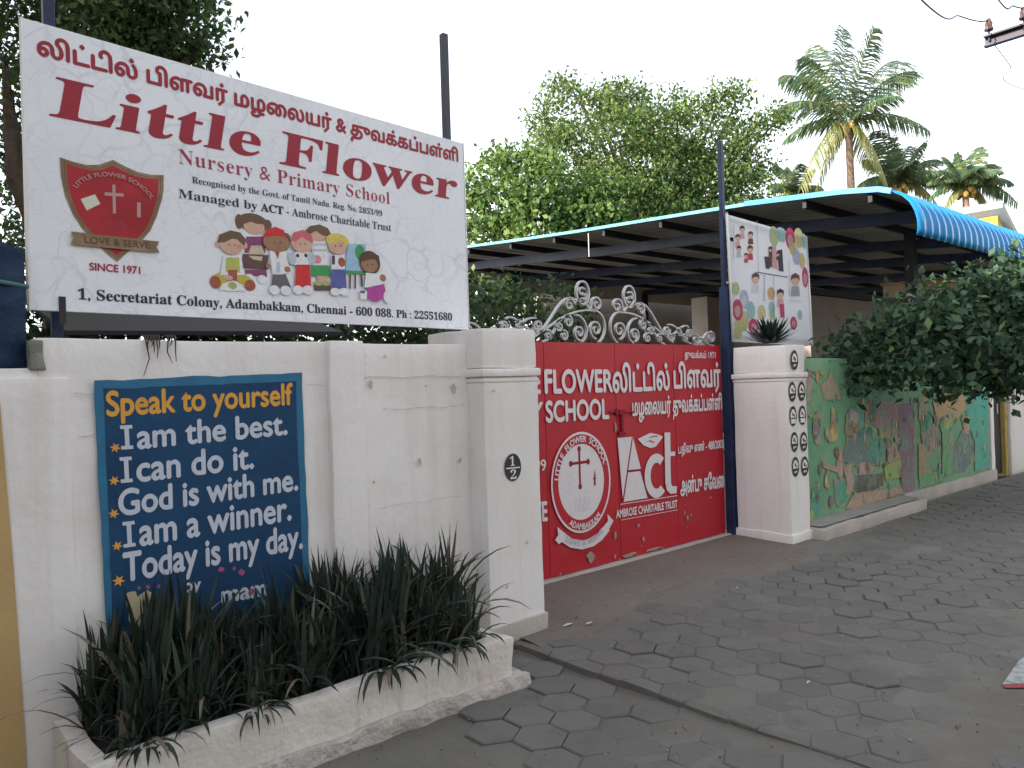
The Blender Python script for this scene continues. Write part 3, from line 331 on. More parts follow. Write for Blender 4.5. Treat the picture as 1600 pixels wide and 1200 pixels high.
# ------------------------------------------------------------------ flat drawings and lettering
class Frame:
    def __init__(s, o, u, w): s.o = Vector(o); s.u = Vector(u).normalized(); s.w = Vector(w).normalized()
    def p(s, u, v, d=0.): return s.o + s.u * u + Vector((0, 0, v)) + s.w * d
SIGN = Frame((.645, 3.95, 2.005), (.99556954, .0940281, 0), (.0940281, -.99556954, 0))
def plane_y(y): return Frame((0, y, 0), (1, 0, 0), (0, -1, 0))

def serif(s):
    o = ''
    for c in s:
        if 'A' <= c <= 'Z': o += chr(0x1D400 + ord(c) - 65)
        elif 'a' <= c <= 'z': o += chr(0x1D41A + ord(c) - 97)
        elif '0' <= c <= '9': o += chr(0x1D7CE + ord(c) - 48)
        else: o += c
    return o

_ctr = {}
def contours(s, sp=1.):
    if (s, sp) in _ctr: return _ctr[(s, sp)]
    c = bpy.data.curves.new('lettering_curve', 'FONT'); c.body = s; c.size = 1; c.space_character = sp
    t = bpy.data.objects.new('lettering_curve', c); COL.objects.link(t)
    bpy.context.view_layer.update()
    dg = bpy.context.evaluated_depsgraph_get(); ev = t.evaluated_get(dg); cv = ev.to_curve(dg)
    out = []
    for spl in cv.splines:
        bp = spl.bezier_points; n = len(bp)
        if n < 2: continue
        pts = []
        for i in range(n):
            a, b = bp[i], bp[(i + 1) % n]
            straight = (a.handle_right - a.co).length < 1e-5 and (b.handle_left - b.co).length < 1e-5
            seg = [a.co] if straight else geometry.interpolate_bezier(a.co, a.handle_right, b.handle_left, b.co, 6)[:-1]
            pts += [(p.x, p.y) for p in seg]
        out.append(np.array(pts))
    ev.to_curve_clear(); bpy.data.objects.remove(t); bpy.data.curves.remove(c)
    _ctr[(s, sp)] = out; return out

def winding(cs, P):
    w = np.zeros(len(P))
    for c in cs:
        a = c; b = np.roll(c, -1, 0)
        for k in range(0, len(P), 4000):
            q = P[k:k + 4000]
            up = (a[None, :, 1] <= q[:, None, 1]) & (b[None, :, 1] > q[:, None, 1]); dn = (a[None, :, 1] > q[:, None, 1]) & (b[None, :, 1] <= q[:, None, 1])
            cr = (b[None, :, 0] - a[None, :, 0]) * (q[:, None, 1] - a[None, :, 1]) - (q[:, None, 0] - a[None, :, 0]) * (b[None, :, 1] - a[None, :, 1])
            w[k:k + 4000] += (up & (cr > 0)).sum(1) - (dn & (cr < 0)).sum(1)
    return w

def fill(cs, bold=0., thin=0., boldy=None):
    """clean triangulated outline of a set of contours, fattened or thinned"""
    if bold:
        by = bold if boldy is None else boldy
        offs = [(-bold, 0), (bold, 0), (0, by), (0, -by)]
    elif thin: offs = [(-thin, 0), (thin, 0)]
    else: offs = [(0, 0)]
    sets = [[c + np.array(o) for c in cs] for o in offs]
    V = []; Ed = []
    for st in sets:
        for c in st:
            k = len(V); n = len(c); V += [Vector((float(x), float(y))) for x, y in c]; Ed += [(k + i, k + (i + 1) % n) for i in range(n)]
    r = geometry.delaunay_2d_cdt(V, Ed, [], 0, 1e-5)
    vs = np.array([(p.x, p.y) for p in r[0]]); fs = [f for f in r[2] if len(f) == 3]
    if not fs: return vs, []
    fa = np.array(fs); cen = vs[fa].mean(1)
    ins = [winding(st, cen) != 0 for st in sets]
    keep = np.all(ins, 0) if thin else np.any(ins, 0)
    return vs, [tuple(int(i) for i in f) for f in fa[keep]]

def lettering(parent, fr, s, box, m, depth=.003, bold=0., thin=0., shear=0., arc=None, sp=1., wordgap=None, name='lettering', boldy=None):
    """box = (u0, v0, u1, v1, height): baseline left end, right end, full glyph height.  arc = (cu, cv, ru, rv, a0, a1): letters round an ellipse"""
    cs = contours(s, sp)
    if not cs: return None
    allp = np.concatenate(cs); x0, x1, top = allp[:, 0].min(), allp[:, 0].max(), allp[:, 1].max()
    vs, fs = fill(cs, bold, thin, boldy)
    mb = MB(); pts = []
    for x, y in vs:
        t = (x - x0) / (x1 - x0); h = y / top
        if arc:
            cu, cv, ru, rv, a0, a1, hh = arc; a = a0 + (a1 - a0) * t
            k = hh * h if a1 < a0 else -hh * h
            pts.append(fr.p(cu + (ru + k) * cos(a), cv + (rv + k) * sin(a), depth))
        else:
            u0, v0, u1, v1, hh = box
            pts.append(fr.p(u0 + (u1 - u0) * t + shear * hh * h, v0 + (v1 - v0) * t + hh * h, depth))
    mb.raw(pts, fs); return mb.build(name, m, parent)

def shape_pts(kind, d, n=20):
    if kind == 'e': return [(d[0] + d[2] * cos(2 * pi * i / n), d[1] + d[3] * sin(2 * pi * i / n)) for i in range(n)]
    return d

def flat(parent, fr, name, shapes, mats, depth=.003, lift=.00015):
    """painted shapes one over the other, in one mesh; shapes: (material index, points)"""
    mb = MB()
    for i, (mi, pts) in enumerate(shapes):
        mb.cur = mi; V = [Vector((a, b, 0)) for a, b in pts]
        tri = geometry.tessellate_polygon([V])
        mb.raw([fr.p(a, b, depth + lift * i) for a, b in pts], [tuple(t) for t in tri])
    return mb.build(name, mats, parent)

def drawing(parent, fr, art, names, depth, lift=.00015):
    for k in sorted({a[0] for a in art}):
        sub = [a for a in art if a[0] == k]; cols = sorted({a[1] for a in sub})
        first = min(i for i, a in enumerate(art) if a[0] == k)
        flat(parent, fr, names[k] if k in names else names[-1], [(cols.index(a[1]), shape_pts(a[2], a[3])) for a in sub], [PM[c] for c in cols], depth + lift * first, lift)

# ------------------------------------------------------------------ foliage helpers
def leaf_cloud(blobs, rng, per, size, sprig=.22, leaves_per=16, droop=.3, aspect=.45, shell=.55):
    """blobs (x,y,z,r) -> sprigs spread through each blob's volume -> leaf quads round every sprig"""
    cen = []
    for (x, y, z, r) in blobs:
        k = max(4, int(per * r * r)); d = rng.normal(size=(k, 3)); d /= np.linalg.norm(d, axis=1)[:, None]
        rad = r * (shell + (1.08 - shell) * rng.random(k) ** .8); cen.append(np.array((x, y, z)) + d * rad[:, None] * np.array((1, 1, .9)))
    cen = np.concatenate(cen); n = len(cen)
    L = np.repeat(cen, leaves_per, 0); N = len(L)
    L = L + rng.normal(size=(N, 3)) * sprig * np.array((1, 1, .6))
    return leaf_quads(L, rng, size, droop, aspect)

def leaf_quads(L, rng, size, droop, aspect):
    N = len(L)
    d = rng.normal(size=(N, 3)); d[:, 2] -= droop; d /= np.linalg.norm(d, axis=1)[:, None]
    nr = rng.normal(size=(N, 3)) * .8; nr[:, 2] += 1.; s = np.cross(d, nr); s /= (np.linalg.norm(s, axis=1)[:, None] + 1e-6)
    sz = size * (.6 + .8 * rng.random(N))[:, None]; nn = np.cross(s, d)
    V = np.stack((L, L + d * sz * .5 + s * sz * aspect * .5 + nn * sz * .06, L + d * sz, L + d * sz * .5 - s * sz * aspect * .5 + nn * sz * .06), 1).reshape(-1, 3)
    return V, np.arange(N * 4).reshape(-1, 4)

def limbs(mb, base, tips, r0, rng, seg=7):
    for t in tips:
        a, b = Vector(base), Vector(t); pts = []; rad = []
        mid = a.lerp(b, .5) + Vector((rng.normal() * .2, rng.normal() * .2, .12 * (b - a).length))
        for i in range(seg + 1):
            k = i / seg; p = a.lerp(mid, k).lerp(mid.lerp(b, k), k); pts.append(p + Vector((rng.normal(), rng.normal(), rng.normal())) * .03); rad.append(r0 * (1 - k) ** .8 + .012)
        mb.tube(pts, rad, 7)
# ================================================================== SETTING: ground, road, pavement
rng = np.random.default_rng(7); random.seed(7)
mb = MB(); mb.poly([(-250, -250, -.095), (350, -250, -.095), (350, 350, -.095), (-250, 350, -.095)])
tag(mb.build('ground', M['earth']), kind='structure')
mb = MB(); mb.poly([(-40, -7.9, -.075), (90, -7.9, -.075), (90, 3.9, -.075), (-40, 3.9, -.075)])
tag(mb.build('road', M['sand']), kind='structure')
mb = MB(); mb.poly([(-20, 4.62, -.01), (60, 4.62, -.01), (60, 40, -.01), (-20, 40, -.01)])
tag(mb.build('yard_ground', M['earth']), kind='structure')

STEP_X = 3.13
def smooth01(a, b, x):
    t = min(1, max(0, (x - a) / (b - a))); return t * t * (3 - 2 * t)
def base_z(x, y): return 0. if x > STEP_X else -.034 * smooth01(1.3, 2.2, y)
def pavers():
    W = .236; R = W / math.sqrt(3); V = []; F = []
    ny = int(5.6 / (1.5 * R))
    for j in range(ny):
        y = 3.72 - R * .4 - j * 1.5 * R
        for i in range(-4, 62):
            x = STEP_X + W * .5 + W * i + (W * .5 if j % 2 else 0)
            if x < .2 or (x < 2.8 and y > 3.2): continue
            if 7.1 < x < 9.8 and y > 3.62: continue
            if 3.45 < x < 6.85 and y > 3.5 + .12 * sin(x * 3): continue
            clip = abs(x - STEP_X) < .02
            bz = base_z(x + (.05 if clip else -.03), y) + random.gauss(0, .0035); tx, ty = random.gauss(0, .012), random.gauss(0, .012); r = R - .0030 - random.random() * .0025; rot = random.gauss(0, .012)
            k = len(V)
            for rr, dz in ((r - .007, 0), (r, -.006), (r, -.05)):
                for a in range(6):
                    an = pi / 6 + a * pi / 3 + rot; px, py = rr * cos(an), rr * sin(an)
                    V.append((max(x + px, STEP_X + .0045 + .004 * sin(y * 40 + a)) if clip else x + px, y + py, bz + dz + px * tx + py * ty))
            F.append(tuple(k + a for a in range(6)))
            for q in (0, 6):
                for a in range(6): F.append((k + q + a, k + q + 6 + a, k + q + 6 + (a + 1) % 6, k + q + (a + 1) % 6))
    mb = MB(); mb.raw(V, F); return mb.build('pavement', M['tile'])
tag(pavers(), kind='structure')

def dust_sheet():
    xs = np.arange(.2, 17., .045); ys = np.arange(-1.8, 3.9, .045); V = []
    for y in ys:
        for x in xs:
            b = 0. if x > STEP_X + .03 else -.034 * smooth01(1.3, 2.2, y)
            n1 = noise.fractal(Vector((x * .8, y * .8, 1.3)), .8, 2.1, 4); n2 = noise.noise(Vector((x * 6, y * 6, 4.)))
            road = smooth01(1.75, 1.0, y - .05 * (x - 3)) if x > 3.2 else smooth01(1.2, .4, y)
            far = smooth01(5.2, 7.5, x) * .35
            ap = smooth01(3.0, 3.5, y) * (x > 3.3) * (x < 7.2) * .9
            z = b - .0078 + .004 * (x < STEP_X) * smooth01(2.4, 1.6, y) + .0135 * max(road, far, ap) + .0105 * n1 + .0018 * n2
            V.append((x, y, z))
    nx = len(xs); q = [(j * nx + i, j * nx + i + 1, (j + 1) * nx + i + 1, (j + 1) * nx + i) for j in range(len(ys) - 1) for i in range(nx - 1)]
    return np_mesh('road_dust', V, q, M['sand'], smooth=True)
tag(dust_sheet(), kind='structure')

def apron():
    xs = np.arange(3.2, 7.12, .05); ys = np.arange(3.0, 4.66, .05); V = []
    for y in ys:
        for x in xs:
            n1 = noise.fractal(Vector((x * .9, y * .9, 8.3)), .8, 2.1, 4)
            edge = smooth01(3.25, 3.75, y + .12 * sin(x * 2.3))
            V.append((x, y, -.03 + .045 * edge + .006 * n1 + .012 * smooth01(3.9, 4.5, y)))
    nx = len(xs); q = [(j * nx + i, j * nx + i + 1, (j + 1) * nx + i + 1, (j + 1) * nx + i) for j in range(len(ys) - 1) for i in range(nx - 1)]
    return np_mesh('driveway', V, q, M['apron'], smooth=True)
tag(apron(), kind='structure')
tag(rough_box('threshold', 3.3, 6.98, 4.44, 4.62, -.04, .038, M['kerb'], amp=.008, sc=5), kind='structure')
t = thing('road_marking', (4.6, 1.3, 0), 'worn white painted mark with a dark red end lying on the grey road', 'road marking')
mb = MB(); mb.poly([(4.41, 1.33, .014), (4.52, 1.235, .014), (5.3, 1.20, .014), (5.3, 1.34, .014), (4.85, 1.375, .014)]); mb.build('white_paint', M['road_white'], t)
mb = MB(); mb.poly([(4.37, 1.305, .014), (4.46, 1.215, .014), (4.518, 1.233, .014), (4.407, 1.328, .014)]); mb.build('red_paint', M['road_red'], t)

# ================================================================== STREET WALL (left)
W = thing('boundary_wall', (1.5, 3.9, 0), 'white plastered street wall behind the planter, carrying the blue painted board', 'wall')
rough_box('wall_panel', .64, 2.99, 3.84, 3.965, -.1, 1.872, M['white_wall'], W, step=.08, amp=.010, sc=3.2)
rough_box('wall_panel', -4.0, .645, 3.843, 3.968, -.1, 1.744, M['white_wall'], W, step=.1, amp=.010, sc=3.2)
rough_box('pilaster', -.2, .763, 3.827, 3.86, -.1, 1.70, M['white_wall'], W, step=.1, amp=.006)
rough_box('pilaster', 2.01, 2.22, 3.798, 3.86, -.1, 1.884, M['white_wall'], W, step=.08, amp=.006)
rough_box('cement_patch', .612, .668, 3.826, 3.972, 1.735, 1.868, M['patch'], W, step=.03, amp=.012, sc=14)
WF = plane_y(3.821)
mb = MB(); pts = [(-2.2, -.05), (.562, -.05), (.556, .2), (.549, .45), (.541, .7), (.532, .95), (.52, 1.2), (.508, 1.45), (.502, 1.60), (.485, 1.615), (-2.2, 1.62)]
mb.poly([WF.p(u, v, .004) for u, v in pts]); mb.build('ochre_paint', M['yellow_wall'], W)
GF = plane_y(3.828)
def wavy(u0, u1, v, h, n=14, f=0):
    top = [(u0 + (u1 - u0) * i / n, v + h * .5 * (1 + .7 * sin(i * 2.3 + f)) + .004 * sin(i * .9 + f)) for i in range(n + 1)]
    bot = [(u, w - h * (.7 + .5 * sin(i * 3.1 + f))) for i, (u, w) in enumerate(top)]
    return top + bot[::-1]
flat(W, GF, 'mortar_line', [(0, wavy(2.23, 2.96, 1.676, .006)), (0, wavy(2.36, 2.95, 1.49, .005, f=2)), (0, wavy(.78, .86, 1.625, .005, 6, 1)), (0, wavy(.79, .87, 1.44, .005, 6, 3)), (0, wavy(2.3, 2.9, .93, .003, f=4)), (0, wavy(1.88, 2.0, 1.64, .004, 6))], [M['groove']], .002, .0001)
def blot(u, v, r, s=1.4, k=9, sd=0):
    q = random.Random(sd); return [(u + r * cos(2 * pi * i / k) * (.6 + .7 * q.random()), v + s * r * sin(2 * pi * i / k) * (.6 + .7 * q.random())) for i in range(k)]
flat(W, GF, 'moss_stain', [(0, blot(2.28, 1.64, .016, 1.6, sd=1)), (0, blot(2.87, 1.605, .016, 1.9, sd=2)), (0, blot(2.38, 1.80, .010, 1, sd=3)), (0, blot(2.60, 1.17, .012, 2, sd=4)), (0, blot(2.90, 1.15, .011, 1.5, sd=5)), (0, blot(2.28, 1.08, .009, 1, sd=6)), (0, blot(2.66, 1.62, .009, .8, sd=8))], [M['stain']], .0022, .0001)
# painted board
BF = plane_y(3.826)
jag = lambda pts, a, n: [(p[0] + (q[0] - p[0]) * i / n + random.gauss(0, a), p[1] + (q[1] - p[1]) * i / n + random.gauss(0, a)) for p, q in zip(pts, pts[1:] + pts[:1]) for i in range(n)]
pb = flat(W, BF, 'painted_board', [(0, jag([(.857, 1.684), (1.858, 1.708), (1.872, .42), (.882, .40)], .0022, 16)), (1, jag([(.897, 1.646), (1.822, 1.664), (1.834, .44), (.908, .42)], .0014, 14))], [M['board_frame'], M['board_blue']], .0012, .0012)
BD = .0038
for s, k, m in (('Speak to yourself', (.9078, 1.524, 1.7998, 1.543, .1097), 'hand_orange'), ('I am the best.', (.9673, 1.3668, 1.7647, 1.3872, .1108), 'hand_white'), ('I can do it.', (.9613, 1.2145, 1.5784, 1.2274, .1181), 'hand_white'),
                ('God is with me.', (.9466, 1.0681, 1.8147, 1.0896, .1154), 'hand_white'), ('I am a winner.', (.9654, .9182, 1.7729, .937, .1179), 'hand_white'), ('Today is my day.', (.9583, .7657, 1.8316, .7789, .1262), 'hand_white'),
                ('by', (1.2236, .664, 1.2987, .661, .06), 'hand_white'), ('mam', (1.40, .575, 1.63, .57, .055), 'hand_white')):
    if s.startswith('I '):
        u, v, h = k[0] + .002, k[1], k[4]
        flat(pb, BF, 'lettering', [(0, [(u + a_, v + b_), (u + c_, v + b_), (u + c_ - .002, v + d_), (u + a_ - .002, v + d_)]) for a_, b_, c_, d_ in ((.010, .012, .029, h - .012), (-.006, 0, .045, .0165), (-.008, h - .0165, .043, h))], [M[m]], BD)
        lettering(pb, BF, s[2:], (k[0] + .066, k[1], k[2], k[3], k[4]), M[m], BD, bold=.026)
    else: lettering(pb, BF, s, k, M[m], BD, bold=.028)
star = lambda u, v, r: [(u + r * (1 if i % 2 else .45) * cos(pi * i / 6 + .3), v + r * (1 if i % 2 else .45) * sin(pi * i / 6 + .3)) for i in range(12)]
flat(pb, BF, 'star', [(0, star(u, v, .024 + .004 * (i == 4))) for i, (u, v) in enumerate([(.9381, 1.3776), (.9292, 1.2286), (.9234, 1.0797), (.9342, .9317), (.9359, .7731)])], [M['hand_orange']], BD)
flat(pb, BF, 'cream_drawing', [(0, jag([(.9598, .7095), (1.0048, .7114), (1.0143, .6878), (1.0555, .7068), (1.0756, .6864), (1.0754, .6041), (1.1036, .5705), (1.1185, .5396), (1.0606, .5143), (.9988, .4854), (.9765, .5877)], .002, 3))], [M['hand_cream']], BD)
flat(pb, BF, 'pink_dab', [(0, blot(u, v, r, 1, sd=i)) for i, (u, v, r) in enumerate([(1.40, .742, .014), (1.465, .735, .010), (1.50, .71, .016), (1.11, .715, .010), (1.06, .722, .009), (1.55, .60, .016), (1.02, .724, .008)])], [M['hand_pink']], BD)
# hanging roots
mb = MB()
for i in range(9):
    x = 1.08 + .012 * i * (1 if i < 6 else 1.4); L = [.17, .05, .03, .06, .09, .04, .11, .03, .10][i]; y = 3.822
    mb.tube([(x + .02, 3.95, 1.90), (x + .01, 3.86, 1.895), (x, y, 1.87), (x + random.gauss(0, .006), y - .004, 1.87 - L * .5), (x + random.gauss(0, .012), y - .003, 1.87 - L)], [.004, .004, .0035, .003, .0015], 5)
tag(mb.build('dry_roots', M['bark']), 'thin dry dark roots hanging over the top of the white wall under the school sign', 'roots')

# ================================================================== PLANTER
P = thing('planter', (1.7, 3.5, 0), 'low white plastered planter trough along the foot of the white wall', 'planter')
rough_box('front_wall', .655, 2.74, 3.19, 3.285, -.09, .238, M['planter'], P, step=.06, amp=.014, sc=4.5, bevel=.014)
rough_box('end_wall', .657, .74, 3.286, 3.80, -.09, .234, M['planter'], P, step=.06, amp=.010, sc=4.5, bevel=.014)
rough_box('end_wall', 2.645, 2.737, 3.286, 3.80, -.07, .234, M['planter'], P, step=.06, amp=.010, sc=4.5, bevel=.014)
rough_box('footing', .62, 2.83, 3.15, 3.20, -.1, .034, M['footing'], P, step=.035, amp=.026, sc=6.5, bevel=.014)
rough_box('footing', 2.74, 2.83, 3.19, 3.40, -.1, .030, M['footing'], P, step=.035, amp=.026, sc=6.5, bevel=.014)
rough_box('soil', .74, 2.65, 3.28, 3.83, -.05, .19, M['soil'], P, step=.05, amp=.03, sc=7)
M['strap'] = leaf_mat('strap_leaf', [(0, (.015, .026, .020)), (.5, (.027, .045, .032)), (.84, (.048, .070, .044)), (.88, (.13, .11, .08)), (1, (.21, .18, .14))], trans=.12, rough=.68)
def strap_plant(name, seed, n=56, hang=False):
    r = np.random.default_rng(seed); V = []; Q = []
    for i in range(n):
        az = r.random() * 2 * pi; ln = .28 + .40 * r.random() ** 1.1; lean = .04 + .58 * r.random() ** 1.6; w = .009 + .010 * r.random(); curl = .2 + 1.3 * r.random() * (lean > .22)
        if hang: az = -pi / 2 + r.normal() * .8; lean = .9 + .5 * r.random(); curl = 2.0 + .6 * r.random(); ln *= .85
        if r.random() < .16: lean = 1.0 + .4 * r.random(); curl = 1.6
        p = np.array((r.normal() * .035, r.normal() * .035, 0.)); th = lean * .5; k = len(V); sg = 7; tw = r.normal() * .5
        for j in range(sg + 1):
            t = j / sg; d = np.array((sin(th) * cos(az), sin(th) * sin(az), cos(th))); sd_ = np.array((-sin(az + tw), cos(az + tw), .15)); ww = w * (.7 + .6 * t) * (1 - t ** 3.5) + .0006
            V += [p - sd_ * ww, p + sd_ * ww]; p = p + d * ln / sg; th += curl / sg * (1.3 if t > .4 else .7)
        Q += [(k + 2 * j, k + 2 * j + 1, k + 2 * j + 3, k + 2 * j + 2) for j in range(sg)]
    o = np_mesh(name, V, Q, M['strap']); return o
SPL = 'clump of dark green strap leaves in the white planter trough below the painted board'
protos = [strap_plant('strap_leaf_plant', 20 + i) for i in range(5)] + [strap_plant('strap_leaf_plant', 40, 22, True), strap_plant('strap_leaf_plant', 41, 16, True)]
spots = []
for row, y in enumerate((3.36, 3.50, 3.65, 3.76)):
    for i in range(15):
        x = .83 + (i + .5 * (row % 2)) * .130 + random.gauss(0, .022)
        if x < 2.66: spots.append((x, y + random.gauss(0, .02)))
hangs = [(x, 3.285) for x in (.88, 1.34, 1.98, 2.40)]
used = set()
for i, (x, y) in enumerate(spots + hangs):
    w_ = i % 5 if i < len(spots) else 5 + i % 2
    o = protos[w_] if w_ not in used else protos[w_].copy()
    if w_ in used: COL.objects.link(o)
    used.add(w_)
    o.location = (x, y, .185); o.rotation_euler = (0, 0, random.random() * 6.3 if w_ < 5 else random.gauss(0, .3))
    k = (.74 + .07 * sin(x * 7.1) + .06 * (x > 1.95) - .05 * (1.0 < x < 1.35) + random.gauss(0, .13)) * (.92 if x > 2.5 else .86 if x < 1.0 else 1); o.scale = (k * 1.05, k * 1.05, k * (1.1 if y > 3.45 else .95))
    tag(o, SPL, 'plant', 'strap leaved plants filling the planter')

# ================================================================== GATE PILLARS
def pillar(name, x0, x1, y0, y1, top, neck, label):
    t = thing(name, ((x0 + x1) / 2, (y0 + y1) / 2, 0), label, 'pillar', 'white gate pillars')
    rough_box('shaft', x0, x1, y0, y1, -.05, neck - .002, M['pillar'], t, step=.09, amp=.007, sc=3)
    rough_box('moulding', x0 - .018, x1 + .018, y0 - .018, y1 + .018, neck, neck + .052, M['pillar'], t, step=.09, amp=.004, bevel=.014)
    rough_box('moulding', x0 - .007, x1 + .007, y0 - .007, y1 + .007, neck - .034, neck - .012, M['pillar'], t, step=.09, amp=.004, bevel=.008)
    rough_box('cap_block', x0 + .004, x1 - .004, y0 + .004, y1 - .004, neck + .054, top, M['pillar'], t, step=.07, amp=.009, sc=5, bevel=.012)
    return t
PL = pillar('gate_pillar', 2.985, 3.44, 3.676, 4.27, 1.968, 1.665, 'white gate pillar with the black oval number 1 over 2, beside the planter')
rough_box('skirting', 2.965, 3.462, 3.656, 4.29, -.05, .115, M['kerb'], PL, step=.07, amp=.010, sc=5, bevel=.012)
FP = plane_y(3.668)
np_ = flat(PL, FP, 'number_oval', [(0, shape_pts('e', (3.196, 1.090, .070, .087), 32))], [M['stencil']], .002)
lettering(np_, FP, serif('1'), (3.170, 1.100, 3.212, 1.100, .062), M['white_wall'], .0035)
lettering(np_, FP, serif('2'), (3.172, 1.016, 3.222, 1.016, .060), M['white_wall'], .0035)
flat(np_, FP, 'bar', [(0, [(3.138, 1.083), (3.255, 1.081), (3.255, 1.089), (3.138, 1.091)])], [M['white_wall']], .0035)
flat(PL, FP, 'paint_chip', [(0, blot(3.06, 1.66 - .08, .012, .6, sd=11)), (0, blot(3.30, .6, .01, 1.2, sd=12)), (0, blot(3.12, .35, .012, 1, sd=13))], [M['stain']], .0015)
PR = pillar('gate_pillar', 6.83, 7.19, 3.80, 4.39, 1.925, 1.605, 'white gate pillar with rows of black round stencils, topped by a spiky agave')
rough_box('skirting', 6.815, 7.205, 3.785, 4.405, -.05, .10, M['pillar'], PR, step=.07, amp=.010, sc=5, bevel=.012)
FR = plane_y(3.792)
for i, (u, v) in enumerate([(6.965, 1.775), (6.905, 1.470), (7.085, 1.470), (6.905, 1.235), (7.085, 1.235), (6.915, .985), (7.095, .975), (6.92, .745), (7.10, .735)]):
    a, b = .068, .096; pale = i in (3, 4); q = random.Random(i)
    wh = 1
    sh = [(0, shape_pts('e', (u, v, a, b), 24)), (1, [(u - a * .72, v - b * .18), (u + a * .72, v - b * .18), (u + a * .70, v + b * .36), (u - a * .70, v + b * .36)]), (1, shape_pts('e', (u, v + b * .42, a * .5, b * .26), 10)),
          (0, blot(u - a * .1, v + b * .18, a * .26, 1.2, 7, i)), (0, blot(u + a * .28, v + b * .02, a * .2, 1, 7, i + 40)), (1, blot(u - a * .2, v - b * .55, a * .22, .9, 6, i + 80)), (1, blot(u + a * .25, v - b * .52, a * .17, 1.1, 6, i + 90))]
    if pale: sh.append((1, [(u - a * .6, v - b * .75), (u + a * .6, v - b * .75), (u + a * .72, v - b * .3), (u - a * .72, v - b * .3)]))
    flat(PR, FR, 'stencil_mark', sh, [M['stencil'], M['pillar']], .0018)
# agave on the right pillar
M['agave'] = mat('agave_leaf', (.02, .04, .03), .5, island=((0, (.014, .030, .022)), (1, (.035, .06, .045))))
V = []; Q = []; r = np.random.default_rng(3)
for ring, (n, el, ln) in enumerate(((10, 1.35, .17), (15, 1.0, .23), (19, .65, .27), (20, .28, .28), (16, .02, .26))):
    for i in range(n):
        az = 2 * pi * (i + .5 * ring) / n + r.normal() * .08; e = el + r.normal() * .09; d = np.array((cos(e) * cos(az), cos(e) * sin(az), sin(e))); s = np.array((-sin(az), cos(az), 0)); up = np.cross(s, d) * -1
        p0 = np.array((7.03, 4.08, 1.965)); L = ln * (.85 + .3 * r.random()); k = len(V)
        for t, w in ((.08, .016), (.35, .024), (.7, .016), (1., .001)):
            c = p0 + d * L * t + np.array((0, 0, .05)) * t * t
            V += [c - s * w, c - up * .008 * (1 - t), c + s * w]
        for j in range(3):
            a = k + 3 * j; Q += [(a, a + 1, a + 4, a + 3), (a + 1, a + 2, a + 5, a + 4)]
tag(np_mesh('agave_plant', V, Q, M['agave']), 'dark spiky agave rosette growing on top of the right gate pillar', 'plant')

# ================================================================== GATE
G = thing('metal_gate', (5.13, 4.52, 0), 'red sheet metal gate with white lettering and silver scrollwork on top', 'gate')
GP = plane_y(4.50)
for x0, x1 in ((3.30, 4.287), (4.293, 5.153), (5.160, 5.998), (6.004, 6.78)):
    mb = MB(); nx = 12; nz = 18; V = []
    for yy in (0, 1):
        for j in range(nz + 1):
            for i in range(nx + 1):
                x = x0 + (x1 - x0) * i / nx; z = .045 + (1.955 - .045) * j / nz
                dent = .008 * noise.noise(Vector((x * 1.9, 2., z * 1.6))) * sin(pi * i / nx) * sin(pi * j / nz)
                V.append((x, 4.503 + dent + .035 * yy, z))
    st = (nx + 1) * (nz + 1); Fc = []
    for j in range(nz):
        for i in range(nx):
            a = j * (nx + 1) + i; Fc.append((a, a + 1, a + nx + 2, a + nx + 1)); Fc.append((st + a, st + a + nx + 1, st + a + nx + 2, st + a + 1))
    for j in range(nz):
        a = j * (nx + 1); Fc.append((a, a + nx + 1, st + a + nx + 1, st + a)); b = a + nx; Fc.append((b, st + b, st + b + nx + 1, b + nx + 1))
    for i in range(nx):
        Fc.append((i, st + i, st + i + 1, i + 1)); a = nz * (nx + 1) + i; Fc.append((a, a + 1, st + a + 1, st + a))
    mb.raw(V, Fc); o = mb.build('gate_panel', M['red_gate'], G, smooth=True); o.data.set_sharp_from_angle(angle=radians(40))
mb = MB()
for x in (4.29, 5.1565, 6.001): mb.box(x - .012, x + .012, 4.508, 4.53, .05, 1.95)
mb.build('seam_backing', M['gate_red2'], G)
mb = MB()
mb.tube([(5.05, 4.485, 1.352), (5.38, 4.485, 1.338)], .008); mb.box(5.198, 5.222, 4.478, 4.496, 1.15, 1.35); mb.box(5.17, 5.25, 4.474, 4.496, 1.325, 1.365); mb.box(5.13, 5.16, 4.478, 4.496, 1.32, 1.37); mb.box(5.16, 5.25, 4.476, 4.494, 1.14, 1.17)
mb.build('bolt', M['gate_red2'], G)
GT = .010
for s, k, b in (('LITTLE', (3.62, 1.548, 4.2296, 1.541, .178), .03), ('FLOWER', (4.2865, 1.541, 5.1017, 1.533, .186), .032), ('PRIMARY', (3.40, 1.330, 4.2504, 1.310, .155), .03), ('SCHOOL', (4.2874, 1.3072, 5.04, 1.3, .165), .032),
                ('லிட்டில்', (5.1106, 1.5274, 5.9103, 1.5318, .250), .032), ('பிளவர்', (5.985, 1.540, 6.755, 1.543, .245), .032), ('துவக்கம் 1971', (6.165, 1.829, 6.68, 1.826, .072), .02),
                ('மழைலயர் துவக்கப்பள்ளி', (5.363, 1.3085, 6.765, 1.307, .165), .034), ('பதிவு எண் - 488/2003', (6.0185, .9125, 6.765, .9146, .095), .03), ('அன்பு சேவை', (6.0316, .531, 6.76, .5143, .165), .036),
                ('No. 2853/99', (3.62, .945, 4.2676, .918, .088), .02), ('LOVE & SERVE', (3.45, .555, 4.266, .516, .150), .03), ('AMBROSE CHARITABLE TRUST', (5.10, .4215, 5.975, .4054, .068), .03)):
    lettering(G, GP, s, k, M['gate_white'], GT, bold=b)
